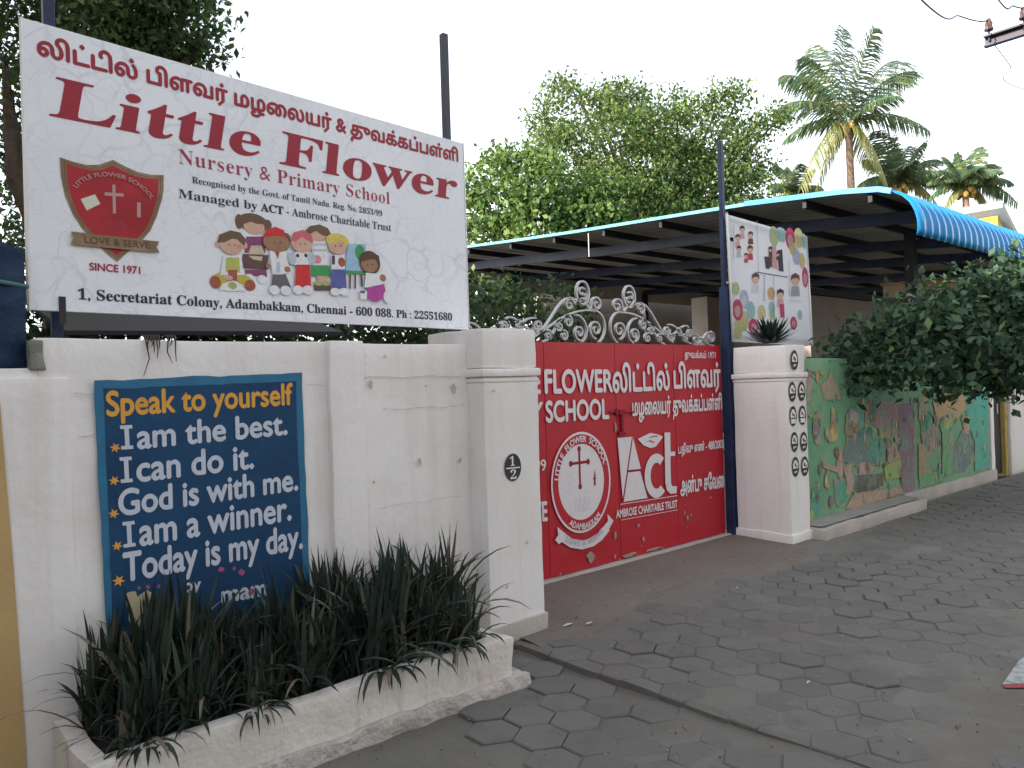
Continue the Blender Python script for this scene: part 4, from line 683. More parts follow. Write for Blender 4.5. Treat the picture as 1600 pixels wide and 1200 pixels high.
flat(G, GP, 'underline', [(0, [(5.16, .53), (5.98, .512), (5.98, .519), (5.16, .537)]), (0, [(5.16, .392), (5.98, .378), (5.98, .383), (5.16, .397)])], [M['gate_white']], GT)
# ACT logo
carc = [(5.675 + .173 * cos(radians(a)), .735 + .205 * sin(radians(a))) for a in range(48, 316, 8)] + [(5.675 + .088 * cos(radians(a)), .735 + .120 * sin(radians(a))) for a in range(308, 50, -8)]
AL = flat(G, GP, 'trust_logo', [(0, [(5.1467, 1.1193), (5.3539, 1.1179), (5.5455, .5449), (5.1942, .5497)]), (1, [(5.3400, 1.112), (5.3560, 1.112), (5.2040, .5515), (5.1840, .5530)]), (1, [(5.2768, .8238), (5.456, .8195), (5.463, .8001), (5.2700, .8037)]), (1, [(5.438, .8145), (5.4580, .8126), (5.5560, .5493), (5.5330, .5470)]),
    (0, carc), (0, [(5.8117, 1.1267), (5.9001, 1.1212), (5.8949, .9398), (5.9656, .9366), (5.9636, .8972), (5.8900, .8968), (5.8870, .6419), (5.9066, .6129), (5.9768, .6059), (5.9668, .5385), (5.8709, .5455), (5.82, .5839), (5.8003, .6512)]),
    (0, [(5.4204, 1.0922), (5.5198, 1.1171), (5.6007, 1.1361), (5.7014, 1.1182), (5.7889, 1.0892), (5.7393, 1.0512), (5.6753, 1.0043), (5.6038, .9956), (5.4958, 1.0303)]),
    (1, [(5.56, 1.088), (5.63, 1.105), (5.71, 1.103), (5.71, 1.095), (5.64, 1.095)]), (1, [(5.53, 1.055), (5.58, 1.060), (5.65, 1.040), (5.66, 1.048), (5.59, 1.070)])], [M['gate_white'], M['gate_red2']], GT)
EC = (4.678, .779)
rib = [(4.4266, .4051), (4.5365, .3259), (4.6753, .2897), (4.8295, .3091), (4.9844, .4112), (4.9802, .4738), (5.0546, .4035), (4.993, .3389), (5.0003, .3268), (4.8991, .2583), (4.7932, .2235), (4.6487, .2190), (4.5099, .2585), (4.4157, .3188), (4.3828, .3056), (4.4014, .2869), (4.3403, .346), (4.3776, .3785), (4.3727, .4469)]
cx, cy0, cy1, ca = 4.655, .735, 1.06, .945
cross = [(0, shape_pts('e', (x, y, .022, .026), 10)) for x, y in ((cx, cy0 + .01), (cx, cy1), (cx - .105, ca), (cx + .105, ca))]
cross = [(1, [(cx - .012, cy0), (cx + .012, cy0), (cx + .012, cy1), (cx - .012, cy1)]), (1, [(cx - .11, ca - .012), (cx + .11, ca - .012), (cx + .11, ca + .012), (cx - .11, ca + .012)])] + [(1, c[1]) for c in cross]
flame = [(1, [(4.822, .735), (4.845, .735), (4.848, .82), (4.838, .87), (4.826, .82)]), (1, [(4.812, .79), (4.850, .79), (4.846, .80), (4.815, .80)])]
lines = [(2, [(4.50 + .02 * i, .86 - .016 * (i % 3)), (4.53 + .02 * i, .865 - .016 * (i % 3)), (4.53 + .02 * i, .868 - .016 * (i % 3)), (4.50 + .02 * i, .863 - .016 * (i % 3))]) for i in range(4)]
lines += [(2, [(4.59 + .03 * i, .56), (4.594 + .03 * i, .56), (4.602 + .03 * i + .012 * (i % 2), .655), (4.598 + .03 * i + .012 * (i % 2), .655)]) for i in range(6)] + [(2, wavy(4.58, 4.77, .545, .004, 8)), (2, wavy(4.46, 4.56, .80, .003, 6)), (2, wavy(4.45, 4.56, .72, .003, 6))]
EM = flat(G, GP, 'school_emblem', [(0, shape_pts('e', (*EC, .360, .424), 48)), (3, shape_pts('e', (*EC, .342, .404), 48)), (0, shape_pts('e', (4.676, .783, .276, .318), 48))] + cross + flame + lines + [(0, rib)], [M['gate_white'], M['gate_red2'], M['gate_faint'], M['red_gate']], GT)
lettering(EM, GP, 'LITTLE  FLOWER  SCHOOL', None, M['gate_white'], GT + .012, bold=.03, arc=(*EC, .284, .340, radians(172), radians(22), .050))
lettering(EM, GP, 'ADAMBAKKAM', None, M['gate_white'], GT + .012, bold=.03, arc=(*EC, .332, .392, radians(237), radians(308), .050))
lettering(EM, GP, 'LOVE & SERVE', None, M['gate_faint'], GT + .014, bold=.02, arc=(EC[0], EC[1] + .01, .46, .535, radians(240), radians(301), .045))
for i, (u, v, r_, s_) in enumerate([(4.763, .1385, .05, .9), (5.402, .31, .022, .8), (5.464, .18, .020, 1.1), (5.08, .27, .016, 2.4), (6.13, .28, .022, 1.4), (6.09, .33, .012, 1.8), (6.19, .30, .012, 1), (5.26, .072, .10, .18), (5.6, .068, .12, .12), (5.13, 1.22, .02, 2.2), (6.12, .20, .012, 1)] + [(random.uniform(4.32, 6.75), .05 + .5 * random.random() ** 2.5, random.uniform(.005, .013), random.uniform(.6, 2)) for k in range(16)]): flat(G, GP, 'paint_chip', [(0, blot(u, v, r_, s_, 11, i + 30))], [M['chip']], GT - .002)
# scrollwork
def spiral(c, r, a0, turns, sgn, n=22):
    return [(c[0] + r * (1 - .82 * i / n) * cos(a0 + sgn * 2 * pi * turns * i / n), c[1] + r * (1 - .82 * i / n) * sin(a0 + sgn * 2 * pi * turns * i / n)) for i in range(n + 1)]
def bez(a, b, c, d, n=16): return [tuple((1 - t) ** 3 * a[k] + 3 * (1 - t) ** 2 * t * b[k] + 3 * (1 - t) * t * t * c[k] + t ** 3 * d[k] for k in (0, 1)) for t in [i / n for i in range(n + 1)]]
def strap(mb, pts, sgn, c0=5.085, w=.014, d=.026, y=4.515):
    V = []; n = len(pts)
    for i, (s, h) in enumerate(pts):
        p = pts[max(i - 1, 0)]; q = pts[min(i + 1, n - 1)]; tx, ty = q[0] - p[0], q[1] - p[1]; l = math.hypot(tx, ty) or 1; nx_, ny_ = -ty / l * w / 2, tx / l * w / 2
        for yy in (-d / 2, d / 2):
            V += [(c0 + sgn * (s + nx_), y + yy, 1.957 + h + ny_), (c0 + sgn * (s - nx_), y + yy, 1.957 + h - ny_)]
    Fc = []
    for i in range(n - 1):
        a = 4 * i; b = a + 4; Fc += [(a, b, b + 1, a + 1), (a + 2, a + 3, b + 3, b + 2), (a, a + 2, b + 2, b), (a + 1, b + 1, b + 3, a + 3)]
    Fc += [(0, 1, 3, 2), (4 * n - 4, 4 * n - 2, 4 * n - 1, 4 * n - 3)]; mb.raw(V, Fc)
for sgn in (-1, 1):
    mb = MB(); S = lambda p: strap(mb, p, sgn)
    S([(.305 + .078 * cos(2 * pi * i / 28), .425 + .098 * sin(2 * pi * i / 28)) for i in range(29)])
    S(spiral((.322, .43), .045, 2.6, .9, -1, 14)); S(spiral((.285, .40), .035, -.6, .9, -1, 14))
    S(spiral((.135, .335), .070, 0, 1.35, 1)[::-1] + bez((.205, .335), (.21, .25), (.24, .30), (.27, .335), 8))
    S(spiral((.47, .315), .058, pi * .95, 1.3, -1)[::-1] + bez((.412, .315), (.38, .40), (.34, .36), (.335, .335), 8))
    S(bez((.40, .36), (.60, .44), (.68, .10), (.93, .02), 18))
    S(bez((.16, .275), (.45, .30), (.62, .16), (.80, .085), 16) + bez((.80, .085), (.95, .03), (1.1, .25), (1.18, .17), 10))
    S(bez((.20, .285), (.02, .29), (-.02, .08), (.12, .005), 16)); S(spiral((.155, .12), .085, -pi / 2, 1.5, 1))
    S(bez((.40, .235), (.26, .22), (.22, .05), (.34, .005), 14)); S(spiral((.36, .085), .066, -pi / 2, 1.4, 1))
    S(spiral((.49, .175), .056, .5, 1.5, 1)); S(spiral((.60, .13), .052, 2., 1.5, -1)); S(spiral((.545, .055), .046, 1.2, 1.4, 1))
    S(bez((.58, .20), (.66, .10), (.68, .02), (.80, .0), 12)); S(spiral((.725, .055), .045, 1., 1.4, 1)); S(spiral((.84, .135), .048, .2, 1.5, -1)); S(spiral((.92, .075), .044, 2.2, 1.5, 1))
    S(bez((.86, .19), (1.05, .20), (1.05, .03), (1.22, .01), 12)); S(spiral((1.04, .12), .046, 1., 1.5, 1)); S(spiral((1.12, .06), .046, 2.6, 1.4, -1)); S(spiral((1.20, .11), .044, .4, 1.5, 1)); S(spiral((1.30, .055), .05, 1.9, 1.5, -1))
    S(bez((1.28, .0), (1.42, .01), (1.44, .14), (1.55, .13), 10)); S(spiral((1.56, .08), .06, pi / 2, 1.5, -1)); S(bez((1.38, .08), (1.45, .02), (1.5, .0), (1.6, .0), 8))
    mb.build('scrollwork', M['scroll'], G)

# ================================================================== SCHOOL SIGN
SB = thing('school_sign', SIGN.p(1.33, 0, -.02), 'large white school name board with maroon lettering mounted above the white wall', 'sign')
SLN, SHT = 2.659, 1.295
xf = lambda p: SIGN.p(p.x, p.z, -p.y)
mb = MB(); mb.box(0, SLN, 0, .028, 0, SHT, xf); mb.build('sign_panel', M['sign_sheet'], SB, bevel=.002)
mb = MB(); mb.box(-.008, -.0005, -.003, .034, -.003, SHT + .003, xf); mb.build('edge_angle', M['alu'], SB); mb = MB(); mb.box(SLN + .0005, SLN + .007, -.003, .034, -.003, SHT + .003, xf); mb.build('edge_angle', M['alu'], SB)
mb = MB(); mb.box(.110, .137, -.008, -.001, -.06, .066, xf); mb.build('strap_clip', M['rust'], SB)
SD = .0022
lettering(SB, SIGN, 'லிட்டில் பிளவர் மழைலயர் & துவக்கப்பள்ளி', (.055, 1.149, 2.605, 1.156, .096), M['print_red'], SD, bold=.038)
lettering(SB, SIGN, serif('Little'), (.095, .8842, 1.1141, .8937, .185), M['print_red'], SD, bold=.006, shear=.18)
lettering(SB, SIGN, serif('Flower'), (1.2400, .8851, 2.5739, .8853, .185), M['print_red'], SD, bold=.006, shear=.14)
lettering(SB, SIGN, serif('Nursery & Primary School'), (.6731, .778, 2.0059, .7727, .0751), M['print_red2'], SD, thin=.012, sp=1.05)
lettering(SB, SIGN, serif('Recognised by the Govt. of Tamil Nadu. Reg. No. 2853/99'), (.7393, .6888, 1.9427, .6868, .0363), M['ink'], SD)
lettering(SB, SIGN, serif('Managed by '), (.668, .6019, 1.098, .6015, .0456), M['ink'], SD)
lettering(SB, SIGN, serif('ACT'), (1.118, .6015, 1.255, .6012, .043), M['ink'], SD, bold=.02)
lettering(SB, SIGN, serif('- Ambrose Charitable Trust'), (1.275, .6012, 2.0096, .6009, .0456), M['ink'], SD)
lettering(SB, SIGN, 'SINCE 1971', (.2431, .1977, .4698, .1992, .0345), M['print_red2'], SD, bold=.03)
lettering(SB, SIGN, serif('1, Secretariat Colony, Adambakkam, Chennai - 600 088. Ph : 22551680'), (.1906, .0587, 2.5047, .056, .0518), M['ink'], SD, bold=.012)
SHP = [(.131, .7016), (.1816, .6916), (.2423, .6869), (.2979, .6989), (.359, .7334), (.4128, .7129), (.4716, .6966), (.5322, .6942), (.5961, .7033), (.5941, .635), (.5831, .5773), (.5573, .494), (.5244, .4183), (.485, .3664), (.4162, .3004), (.3638, .2467), (.315, .2858), (.2606, .3399), (.2141, .3901), (.1755, .455), (.1477, .5314), (.1334, .6167)]
sc_ = lambda k: [(.362 + (u - .362) * k, .50 + (v - .50) * k) for u, v in SHP]
CR = flat(SB, SIGN, 'crest', [(0, SHP), (1, sc_(.935)), (0, sc_(.92)), (2, sc_(.885)), (3, [(.3522, .6138), (.3666, .6163), (.3651, .4784), (.3521, .4765)]), (3, [(.3177, .5724), (.4033, .5801), (.4029, .5647), (.3173, .5571)]), (4, [(.2128, .5234), (.2746, .5556), (.2972, .5139), (.2367, .4742)]),
    (3, [(.4637, .547), (.481, .5473), (.479, .4751), (.4617, .4743)]), (5, [(.469, .57), (.476, .57), (.474, .55), (.471, .55)])] + [(5, [(.325 + .014 * i, .452 - .004 * i * (1 if i < 3 else .3)), (.333 + .014 * i, .452 - .004 * i * (1 if i < 3 else .3)), (.338 + .011 * i, .400), (.334 + .011 * i, .400)]) for i in range(6)], [M['gold'], M['gold_dark'], M['shield_red'], M['crest_pale'], M['crest_green'], M['print_red2']], SD)
lettering(CR, SIGN, 'LITTLE FLOWER SCHOOL', None, M['crest_pale'], SD + .008, arc=(.362, .50, .188, .150, radians(152), radians(28), .020), bold=.01)
lettering(CR, SIGN, 'INDIA', (.338, .622, .384, .622, .010), M['crest_pale'], SD + .008) if False else None
RB = flat(SB, SIGN, 'crest_ribbon', [(0, [(.1639, .3667), (.5615, .3659), (.5467, .3357), (.5615, .3103), (.1623, .3063), (.1764, .3359)])], [M['gold']], SD + .010)
lettering(RB, SIGN, 'LOVE & SERVE', (.2224, .3206, .5142, .3265, .031), M['gold_dark'], SD + .012, bold=.01)
drawing(SB, SIGN, KIDS_ART, {7: 'drawn_easel', -1: 'drawn_child'}, SD)

# posts that carry the sign, and the tarpaulin
t = thing('steel_post', (.775, 4.12, 0), 'blue steel post rising behind the left end of the school sign', 'post', 'steel posts behind the school sign')
mb = MB(); mb.box(.752, .80, 4.10, 4.15, 0, 4.1); mb.build('upright', M['blue_steel'], t, bevel=.004); mb = MB(); mb.box(.735, .82, 4.085, 4.165, 0, .012); mb.build('base_plate', M['blue_steel'], t)
t = thing('steel_post', (3.245, 4.32, 0), 'dark steel post rising above the right end of the school sign', 'post', 'steel posts behind the school sign')
mb = MB(); mb.box(3.222, 3.268, 4.30, 4.345, 0, 4.09); mb.build('upright', M['grey_steel'], t, bevel=.004); mb = MB(); mb.box(3.205, 3.285, 4.283, 4.362, 0, .012); mb.build('base_plate', M['grey_steel'], t)
V = []; nx, nz = 26, 22
for j in range(nz + 1):
    for i in range(nx + 1):
        x = -1.9 + (.615 + 1.9) * i / nx; z = 1.745 + (2.40 - .14 * max(0, (x - .3) / .3) - 1.745) * j / nz
        V.append((x, 3.90 + .03 * noise.noise(Vector((x * 3, 1, z * 4))) + .012 * sin(x * 17), z))
t = thing('tarpaulin', (-.5, 3.9, 1.745), 'dark blue tarpaulin sheet standing on the lower wall left of the sign', 'tarpaulin')
o = np_mesh('sheet', V, [(j * (nx + 1) + i, j * (nx + 1) + i + 1, (j + 1) * (nx + 1) + i + 1, (j + 1) * (nx + 1) + i) for j in range(nz) for i in range(nx)], M['tarp'], t, smooth=True)
sm = o.modifiers.new('thick', 'SOLIDIFY'); sm.thickness = .006
mb = MB(); mb.tube([(-1.9, 3.905, 2.30), (.1, 3.89, 2.175), (.63, 3.90, 2.10)], .010); mb.build('cord', mat('pale_cord', (.07, .17, .18), .7), t)

# ================================================================== POST AND BANNER AT THE RIGHT PILLAR
t = thing('blue_gate_post', (6.845, 4.46, 0), 'tall navy blue steel post at the right end of the red gate', 'post')
mb = MB(); mb.box(6.792, 6.898, 4.41, 4.50, 0, 2.55); mb.build('lower_tube', M['blue_steel'], t, bevel=.006)
mb = MB(); mb.box(6.815, 6.862, 4.44, 4.485, 2.55, 4.05); mb.build('upper_tube', M['blue_steel'], t, bevel=.005)
mb = MB(); mb.box(6.79, 6.93, 4.395, 4.41, 2.58, 2.60); mb.box(6.87, 6.93, 4.40, 4.415, 3.02, 3.06); mb.build('clamp', M['scroll'], t)
BN = thing('school_banner', (7.6, 4.42, 2.0), 'printed banner with children and coloured balloons above the right gate pillar', 'banner')
BFm = plane_y(4.40)
q = [(6.86, 1.99), (8.475, 1.968), (8.412, 3.226), (6.818, 3.286)]
mb = MB(); mb.raw([BFm.p(u, v) for u, v in q], [(0, 1, 2, 3)]); mb.build('banner_sheet', M['banner_sheet'], BN)
mb = MB(); mb.beam((6.853, 4.392, 1.985), (6.811, 4.392, 3.29), .018, .02); mb.beam((8.483, 4.392, 1.965), (8.420, 4.392, 3.23), .018, .02); mb.beam((6.85, 4.43, 3.25), (8.40, 4.43, 3.19), .03, .03); mb.beam((6.87, 4.43, 2.05), (8.46, 4.43, 2.03), .03, .03); mb.build('banner_frame', M['alu'], BN)
drawing(BN, BFm, BANNER_ART, {**{k: 'printed_balloon' for k in range(100)}, **{k: 'printed_child' for k in range(100, 200)}, 200: 'printed_border'}, .0015)

# ================================================================== MURAL WALL (right)
MW = thing('mural_wall', (10, 4.0, 0), 'green wall painted with a fruit and village mural, right of the gate', 'wall')
rough_box('wall_panel', 7.19, 12.90, 3.953, 4.10, -.05, 1.80, M['mural_green'], MW, step=.12, amp=.006, sc=3)
rough_box('end_pillar', 12.905, 13.05, 3.93, 4.12, -.05, 1.85, M['white_wall'], MW, step=.1, amp=.005)
rough_box('plinth', 7.20, 9.72, 3.66, 3.951, -.05, .118, M['kerb'], MW, step=.07, amp=.016, sc=4, bevel=.016)
rough_box('plinth', 9.725, 13.04, 3.905, 3.950, -.05, .145, M['kerb'], MW, step=.08, amp=.010, sc=4, bevel=.012)
mb = MB(); mb.raw([(7.21, 3.70, .134), (9.66, 3.70, .134), (9.66, 3.945, .138), (7.21, 3.945, .138)], [(0, 1, 2, 3)]); mb.build('plinth_top', M['ledge_top'], MW)
MF = plane_y(3.9455); q_ = random.Random(5); mc = sorted({a[1] for a in MURAL_ART}); und = []; dabs = []
for a in MURAL_ART:
    pts = shape_pts(a[2], a[3]); cu = sum(x for x, z in pts) / len(pts); cv = sum(z for x, z in pts) / len(pts)
    und.append((q_.choice((0, 1)), [(x + (.014 if x > cu else -.014) + q_.gauss(0, .004), z + (.012 if z > cv else -.012) + q_.gauss(0, .004)) for x, z in pts]))
    us = [x for x, z in pts]; vs_ = [z for x, z in pts]
    for k in range(3):
        u, v = q_.uniform(min(us), max(us)), q_.uniform(min(vs_), max(vs_)); w, h = q_.uniform(.012, .05), q_.uniform(.02, .09); sl = q_.gauss(0, .03)
        dabs.append((q_.randrange(len(mc)), [(u - w, v - h * .4), (u - w * .2 + sl, v - h), (u + w * .7 + sl, v - h * .5), (u + w * .8, v + h * .3), (u + sl * .5, v + h), (u - w * .9, v + h * .5)]))
for k in range(70):
    u = q_.uniform(7.3, 12.7); v = q_.uniform(.22, 1.7); w, h = q_.uniform(.01, .05), q_.uniform(.015, .08)
    dabs.append((q_.randrange(len(mc)), [(u - w, v), (u - w * .3, v - h), (u + w * .8, v - h * .4), (u + w * .6, v + h * .6), (u - w * .2, v + h)]))
flat(MW, MF, 'mural_outline', und, [PM['m_rose'], PM['m_khaki']], .0006, .00002)
drawing(MW, MF, MURAL_ART, {0: 'mural_painting', 1: 'mural_painting'}, .0020, .00003)
flat(MW, MF, 'mural_brushwork', dabs, [PM[c] for c in mc], .0045, .00002)
# lane gap beyond the mural: dark door, ochre post and the neighbour's wall
t = thing('wooden_door', (13.4, 4.25, 0), 'dark door in the gap just past the white end of the mural wall', 'door')
rough_box('door_leaf', 13.055, 13.78, 4.06, 4.10, .0, 2.05, M['dark_in'], t, step=.3, amp=.002); mb = MB(); mb.tube([(13.6, 4.05, .95), (13.6, 4.05, 1.1)], .012); mb.build('handle', M['alu'], t)
tag(rough_box('ochre_post', 13.79, 13.90, 4.0, 4.12, -.05, 1.95, M['yellow_post'], step=.12, amp=.006), 'weathered ochre yellow post between the dark door and the far white wall', 'post')
tag(rough_box('neighbour_wall', 13.91, 24, 3.96, 4.14, -.05, 1.9, M['far_white'], step=.3, amp=.008), 'plain white wall at the far right end of the street', 'wall')

# ================================================================== SHED ROOF
SH = thing('shed_roof', (9.2, 3.7, 0), 'blue corrugated sheet shed roof with a curved eave over the mural wall', 'canopy')
prof = [(3.40, 3.14), (3.385, 3.22), (3.39, 3.32), (3.415, 3.42), (3.465, 3.52), (3.54, 3.605), (3.64, 3.665), (3.78, 3.715), (4.2, 3.775), (5.5, 3.89), (7.0, 3.975), (8.6, 4.065), (10.0, 4.16), (11.4, 4.265), (14.5, 4.46)]
xs = []; X0 = 8.98; per = .205
for i in range(int(17 / per)):
    for a, h in ((0, 0), (.42, 0), (.52, 1), (.80, 1), (.90, 0)): xs.append((X0 + per * (i + a), h * .026))
V = []
for i, (y, z) in enumerate(prof):
    a = prof[max(0, i - 1)]; b = prof[min(len(prof) - 1, i + 1)]; ty, tz = b[0] - a[0], b[1] - a[1]; l = math.hypot(ty, tz); ny_, nz_ = -tz / l, ty / l
    for x, h in xs: V.append((x, y + ny_ * h, z + nz_ * h))
nx = len(xs)
o = np_mesh('roof_sheet', V, [(j * nx + i, j * nx + i + 1, (j + 1) * nx + i + 1, (j + 1) * nx + i) for j in range(len(prof) - 1) for i in range(nx - 1)], [M['roof_blue'], M['roof_under']], SH)
sm = o.modifiers.new('thick', 'SOLIDIFY'); sm.thickness = .004; sm.material_offset = 1; sm.material_offset_rim = 0
mb = MB()
for (a, b) in zip(prof[9:], prof[10:]): mb.beam((8.955, a[0], a[1] - .004), (8.955, b[0], b[1] - .004), .045, .045)
mb.build('edge_flashing', M['roof_edge'], SH)
mb = MB()
for (a, b) in zip(prof[6:9], prof[7:10]): mb.beam((8.952, a[0], a[1] + .004), (8.952, b[0], b[1] + .004), .05, .062)
mb.build('edge_flashing', M['roof_blue'], SH)
mb = MB(); mb.tube([(8.97, 8.3, 3.99), (8.97, 8.3, 3.62)], .008); mb.build('hanging_wire', M['debris'], SH)
def rz(y):
    for a, b in zip(prof[7:], prof[8:]):
        if a[0] <= y <= b[0]: return a[1] + (b[1] - a[1]) * (y - a[0]) / (b[0] - a[0])
    return 4.4
for x in (9.9, 12.6, 14.9, 17.8, 20.7, 23.6):
    mb = MB(); ys_ = [3.62, 5.5, 8.6, 11.4, 14.3]
    for a, b in zip(ys_, ys_[1:]): mb.beam((x, a, rz(max(a, 3.8)) - .21), (x, b, rz(b) - .21), .09, .15)
    mb.build('rafter', M['blue_steel'], SH)
for y in (3.90, 4.7, 5.8, 6.9, 8.0, 9.1, 10.2, 11.4, 12.6, 13.8):
    mb = MB(); mb.beam((8.99, y, rz(y) - .08), (25.8, y, rz(y) - .08), .05, .10); mb.build('purlin', M['steel_dark'], SH)
for x in (11.25, 14.9, 17.8, 20.7):
    for y in (4.35, 14.3):
        mb = MB(); mb.box(x - .06, x + .06, y - .06, y + .06, 0, rz(y) - .22); mb.build('roof_post', M['steel_dark'], SH)
mb = MB(); mb.box(9.0, 26, 14.42, 14.44, 3.98, 4.44); mb.build('hanging_sheet', M['roof_under'], SH)
# things under and behind the shed roof
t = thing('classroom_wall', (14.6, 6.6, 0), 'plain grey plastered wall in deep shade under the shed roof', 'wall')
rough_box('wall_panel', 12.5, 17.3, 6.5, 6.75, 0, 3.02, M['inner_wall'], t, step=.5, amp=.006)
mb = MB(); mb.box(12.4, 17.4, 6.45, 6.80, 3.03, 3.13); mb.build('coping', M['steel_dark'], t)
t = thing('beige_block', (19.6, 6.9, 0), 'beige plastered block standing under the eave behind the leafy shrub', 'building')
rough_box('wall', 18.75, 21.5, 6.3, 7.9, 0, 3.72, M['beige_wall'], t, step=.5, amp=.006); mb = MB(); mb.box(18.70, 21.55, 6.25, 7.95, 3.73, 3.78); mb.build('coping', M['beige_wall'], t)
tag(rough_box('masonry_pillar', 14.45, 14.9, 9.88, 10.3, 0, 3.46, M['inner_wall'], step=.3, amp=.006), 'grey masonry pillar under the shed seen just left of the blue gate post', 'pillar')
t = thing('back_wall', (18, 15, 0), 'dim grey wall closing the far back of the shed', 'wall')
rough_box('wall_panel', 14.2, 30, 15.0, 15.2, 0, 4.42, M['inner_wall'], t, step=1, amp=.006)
t = thing('garden_wall', (9.5, 13.6, 0), 'pale sunlit wall far behind the gate scrollwork', 'wall')
rough_box('wall_panel', 4.0, 12.2, 13.6, 13.8, 0, 2.35, M['far_white'], t, step=.5, amp=.006)
t = thing('lean_to', (2.4, 6.4, 0), 'dark lean-to with a sloping grey sheet roof seen under the school sign', 'shed')
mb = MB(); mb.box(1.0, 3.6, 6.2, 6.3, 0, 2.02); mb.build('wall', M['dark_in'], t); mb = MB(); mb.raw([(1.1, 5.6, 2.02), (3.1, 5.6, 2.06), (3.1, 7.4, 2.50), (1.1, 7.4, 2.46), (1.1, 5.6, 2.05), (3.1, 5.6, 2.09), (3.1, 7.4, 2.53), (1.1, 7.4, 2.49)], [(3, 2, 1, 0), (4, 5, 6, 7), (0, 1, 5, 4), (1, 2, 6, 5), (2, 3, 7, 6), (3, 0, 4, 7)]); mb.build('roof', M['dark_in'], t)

# ================================================================== TREES
M['leaf_lit'] = leaf_mat('neem_leaf', [(0, (.036, .074, .024)), (.45, (.068, .125, .03)), (.85, (.12, .18, .042)), (1, (.19, .22, .06))], trans=.34)
M['leaf_low'] = leaf_mat('broad_leaf', [(0, (.040, .085, .022)), (.5, (.085, .155, .035)), (.9, (.14, .215, .05)), (1, (.20, .25, .07))], trans=.35)
M['leaf_dark'] = leaf_mat('mango_leaf', [(0, (.018, .04, .018)), (.5, (.032, .062, .024)), (.9, (.05, .085, .03)), (1, (.08, .11, .04))], trans=.3)
M['leaf_mid'] = leaf_mat('mango_leaf_green', [(0, (.024, .056, .024)), (.5, (.046, .092, .032)), (.9, (.08, .13, .042)), (1, (.13, .17, .05))], trans=.4)
M['leaf_shrub'] = leaf_mat('shrub_leaf', [(0, (.024, .052, .034)), (.5, (.046, .094, .056)), (.9, (.075, .14, .064)), (1, (.14, .21, .07))], trans=.3, rough=.55)
def tree(name, label, base, blobs, m, seed, per, size, r0, cat='tree', sprig=.22, lp=16, aspect=.45, shell=.55, fork=.45):
    r = np.random.default_rng(seed); t = thing(name, base, label, cat)
    V, Qd = leaf_cloud(blobs, r, per, size, sprig, lp, .3, aspect, shell)
    np_mesh('crown', V, Qd, m, t)
    mb = MB(); c = np.mean([b[:3] for b in blobs], 0); b0 = Vector(base); top = Vector((b0.x * .5 + c[0] * .5, b0.y * .5 + c[1] * .5, b0.z + (c[2] - b0.z) * fork + .2))
    mb.tube([b0, b0.lerp(top, .35) + Vector((.08, .05, 0)), b0.lerp(top, .7) + Vector((-.06, .04, 0)), top], [r0 * 1.25, r0, r0 * .9, r0 * .8], 12)
    limbs(mb, top, [b[:3] for b in blobs], r0 * .55, r); mb.build('trunk', M['bark'], t, smooth=True); return t
tree('shade_tree', 'tall spreading leafy tree standing behind the long shed roof', tuple(np.mean([b[:2] for b in TALL_TREE], 0)) + (0,), TALL_TREE, M['leaf_lit'], 1, 30, .15, .28, sprig=.27, lp=66, shell=.5)
tree('low_tree', 'lower bushy bright green tree between the school sign and the taller spreading tree', tuple(np.mean([b[:2] for b in LOW_TREE], 0)) + (0,), LOW_TREE, M['leaf_low'], 2, 32, .17, .16, sprig=.25, lp=50, aspect=.6, shell=.5)
tree('big_tree', 'large dark leafy tree rising behind the left end of the school sign', (1.55, 9.3, 0), SIDE_TREE, M['leaf_mid'], 3, 170, .085, .24, sprig=.13, lp=34, aspect=.5)
tree('yard_bush', 'sunlit green bush in the yard seen under the shed roof just right of the sign', (8.2, 10.0, 0), FAR_BUSH, M['leaf_low'], 4, 130, .11, .05, 'bush', sprig=.12, lp=18, aspect=.55)
hb = [(-1.2 + .55 * i, 7.6 + .3 * sin(i * 2.1), 1.0 + .8 * (i % 2) + .3 * sin(i * 1.3), .85) for i in range(14)] + [(-.9 + .7 * i, 8.0, 2.3 + .12 * (i > 5), .8) for i in range(13)]
tree('hedge', 'dark shaded hedge behind the wall seen in the gap under the school sign', (2.4, 7.6, 0), hb, M['leaf_dark'], 5, 90, .11, .06, 'hedge', sprig=.14, lp=16, aspect=.5)
tree('street_shrub', 'dark green leafy shrub spilling over the top of the mural wall', (11.3, 4.9, 0), SHRUB, M['leaf_shrub'], 6, 210, .105, .04, 'shrub', sprig=.15, lp=19, aspect=.62, shell=.35, fork=.95)

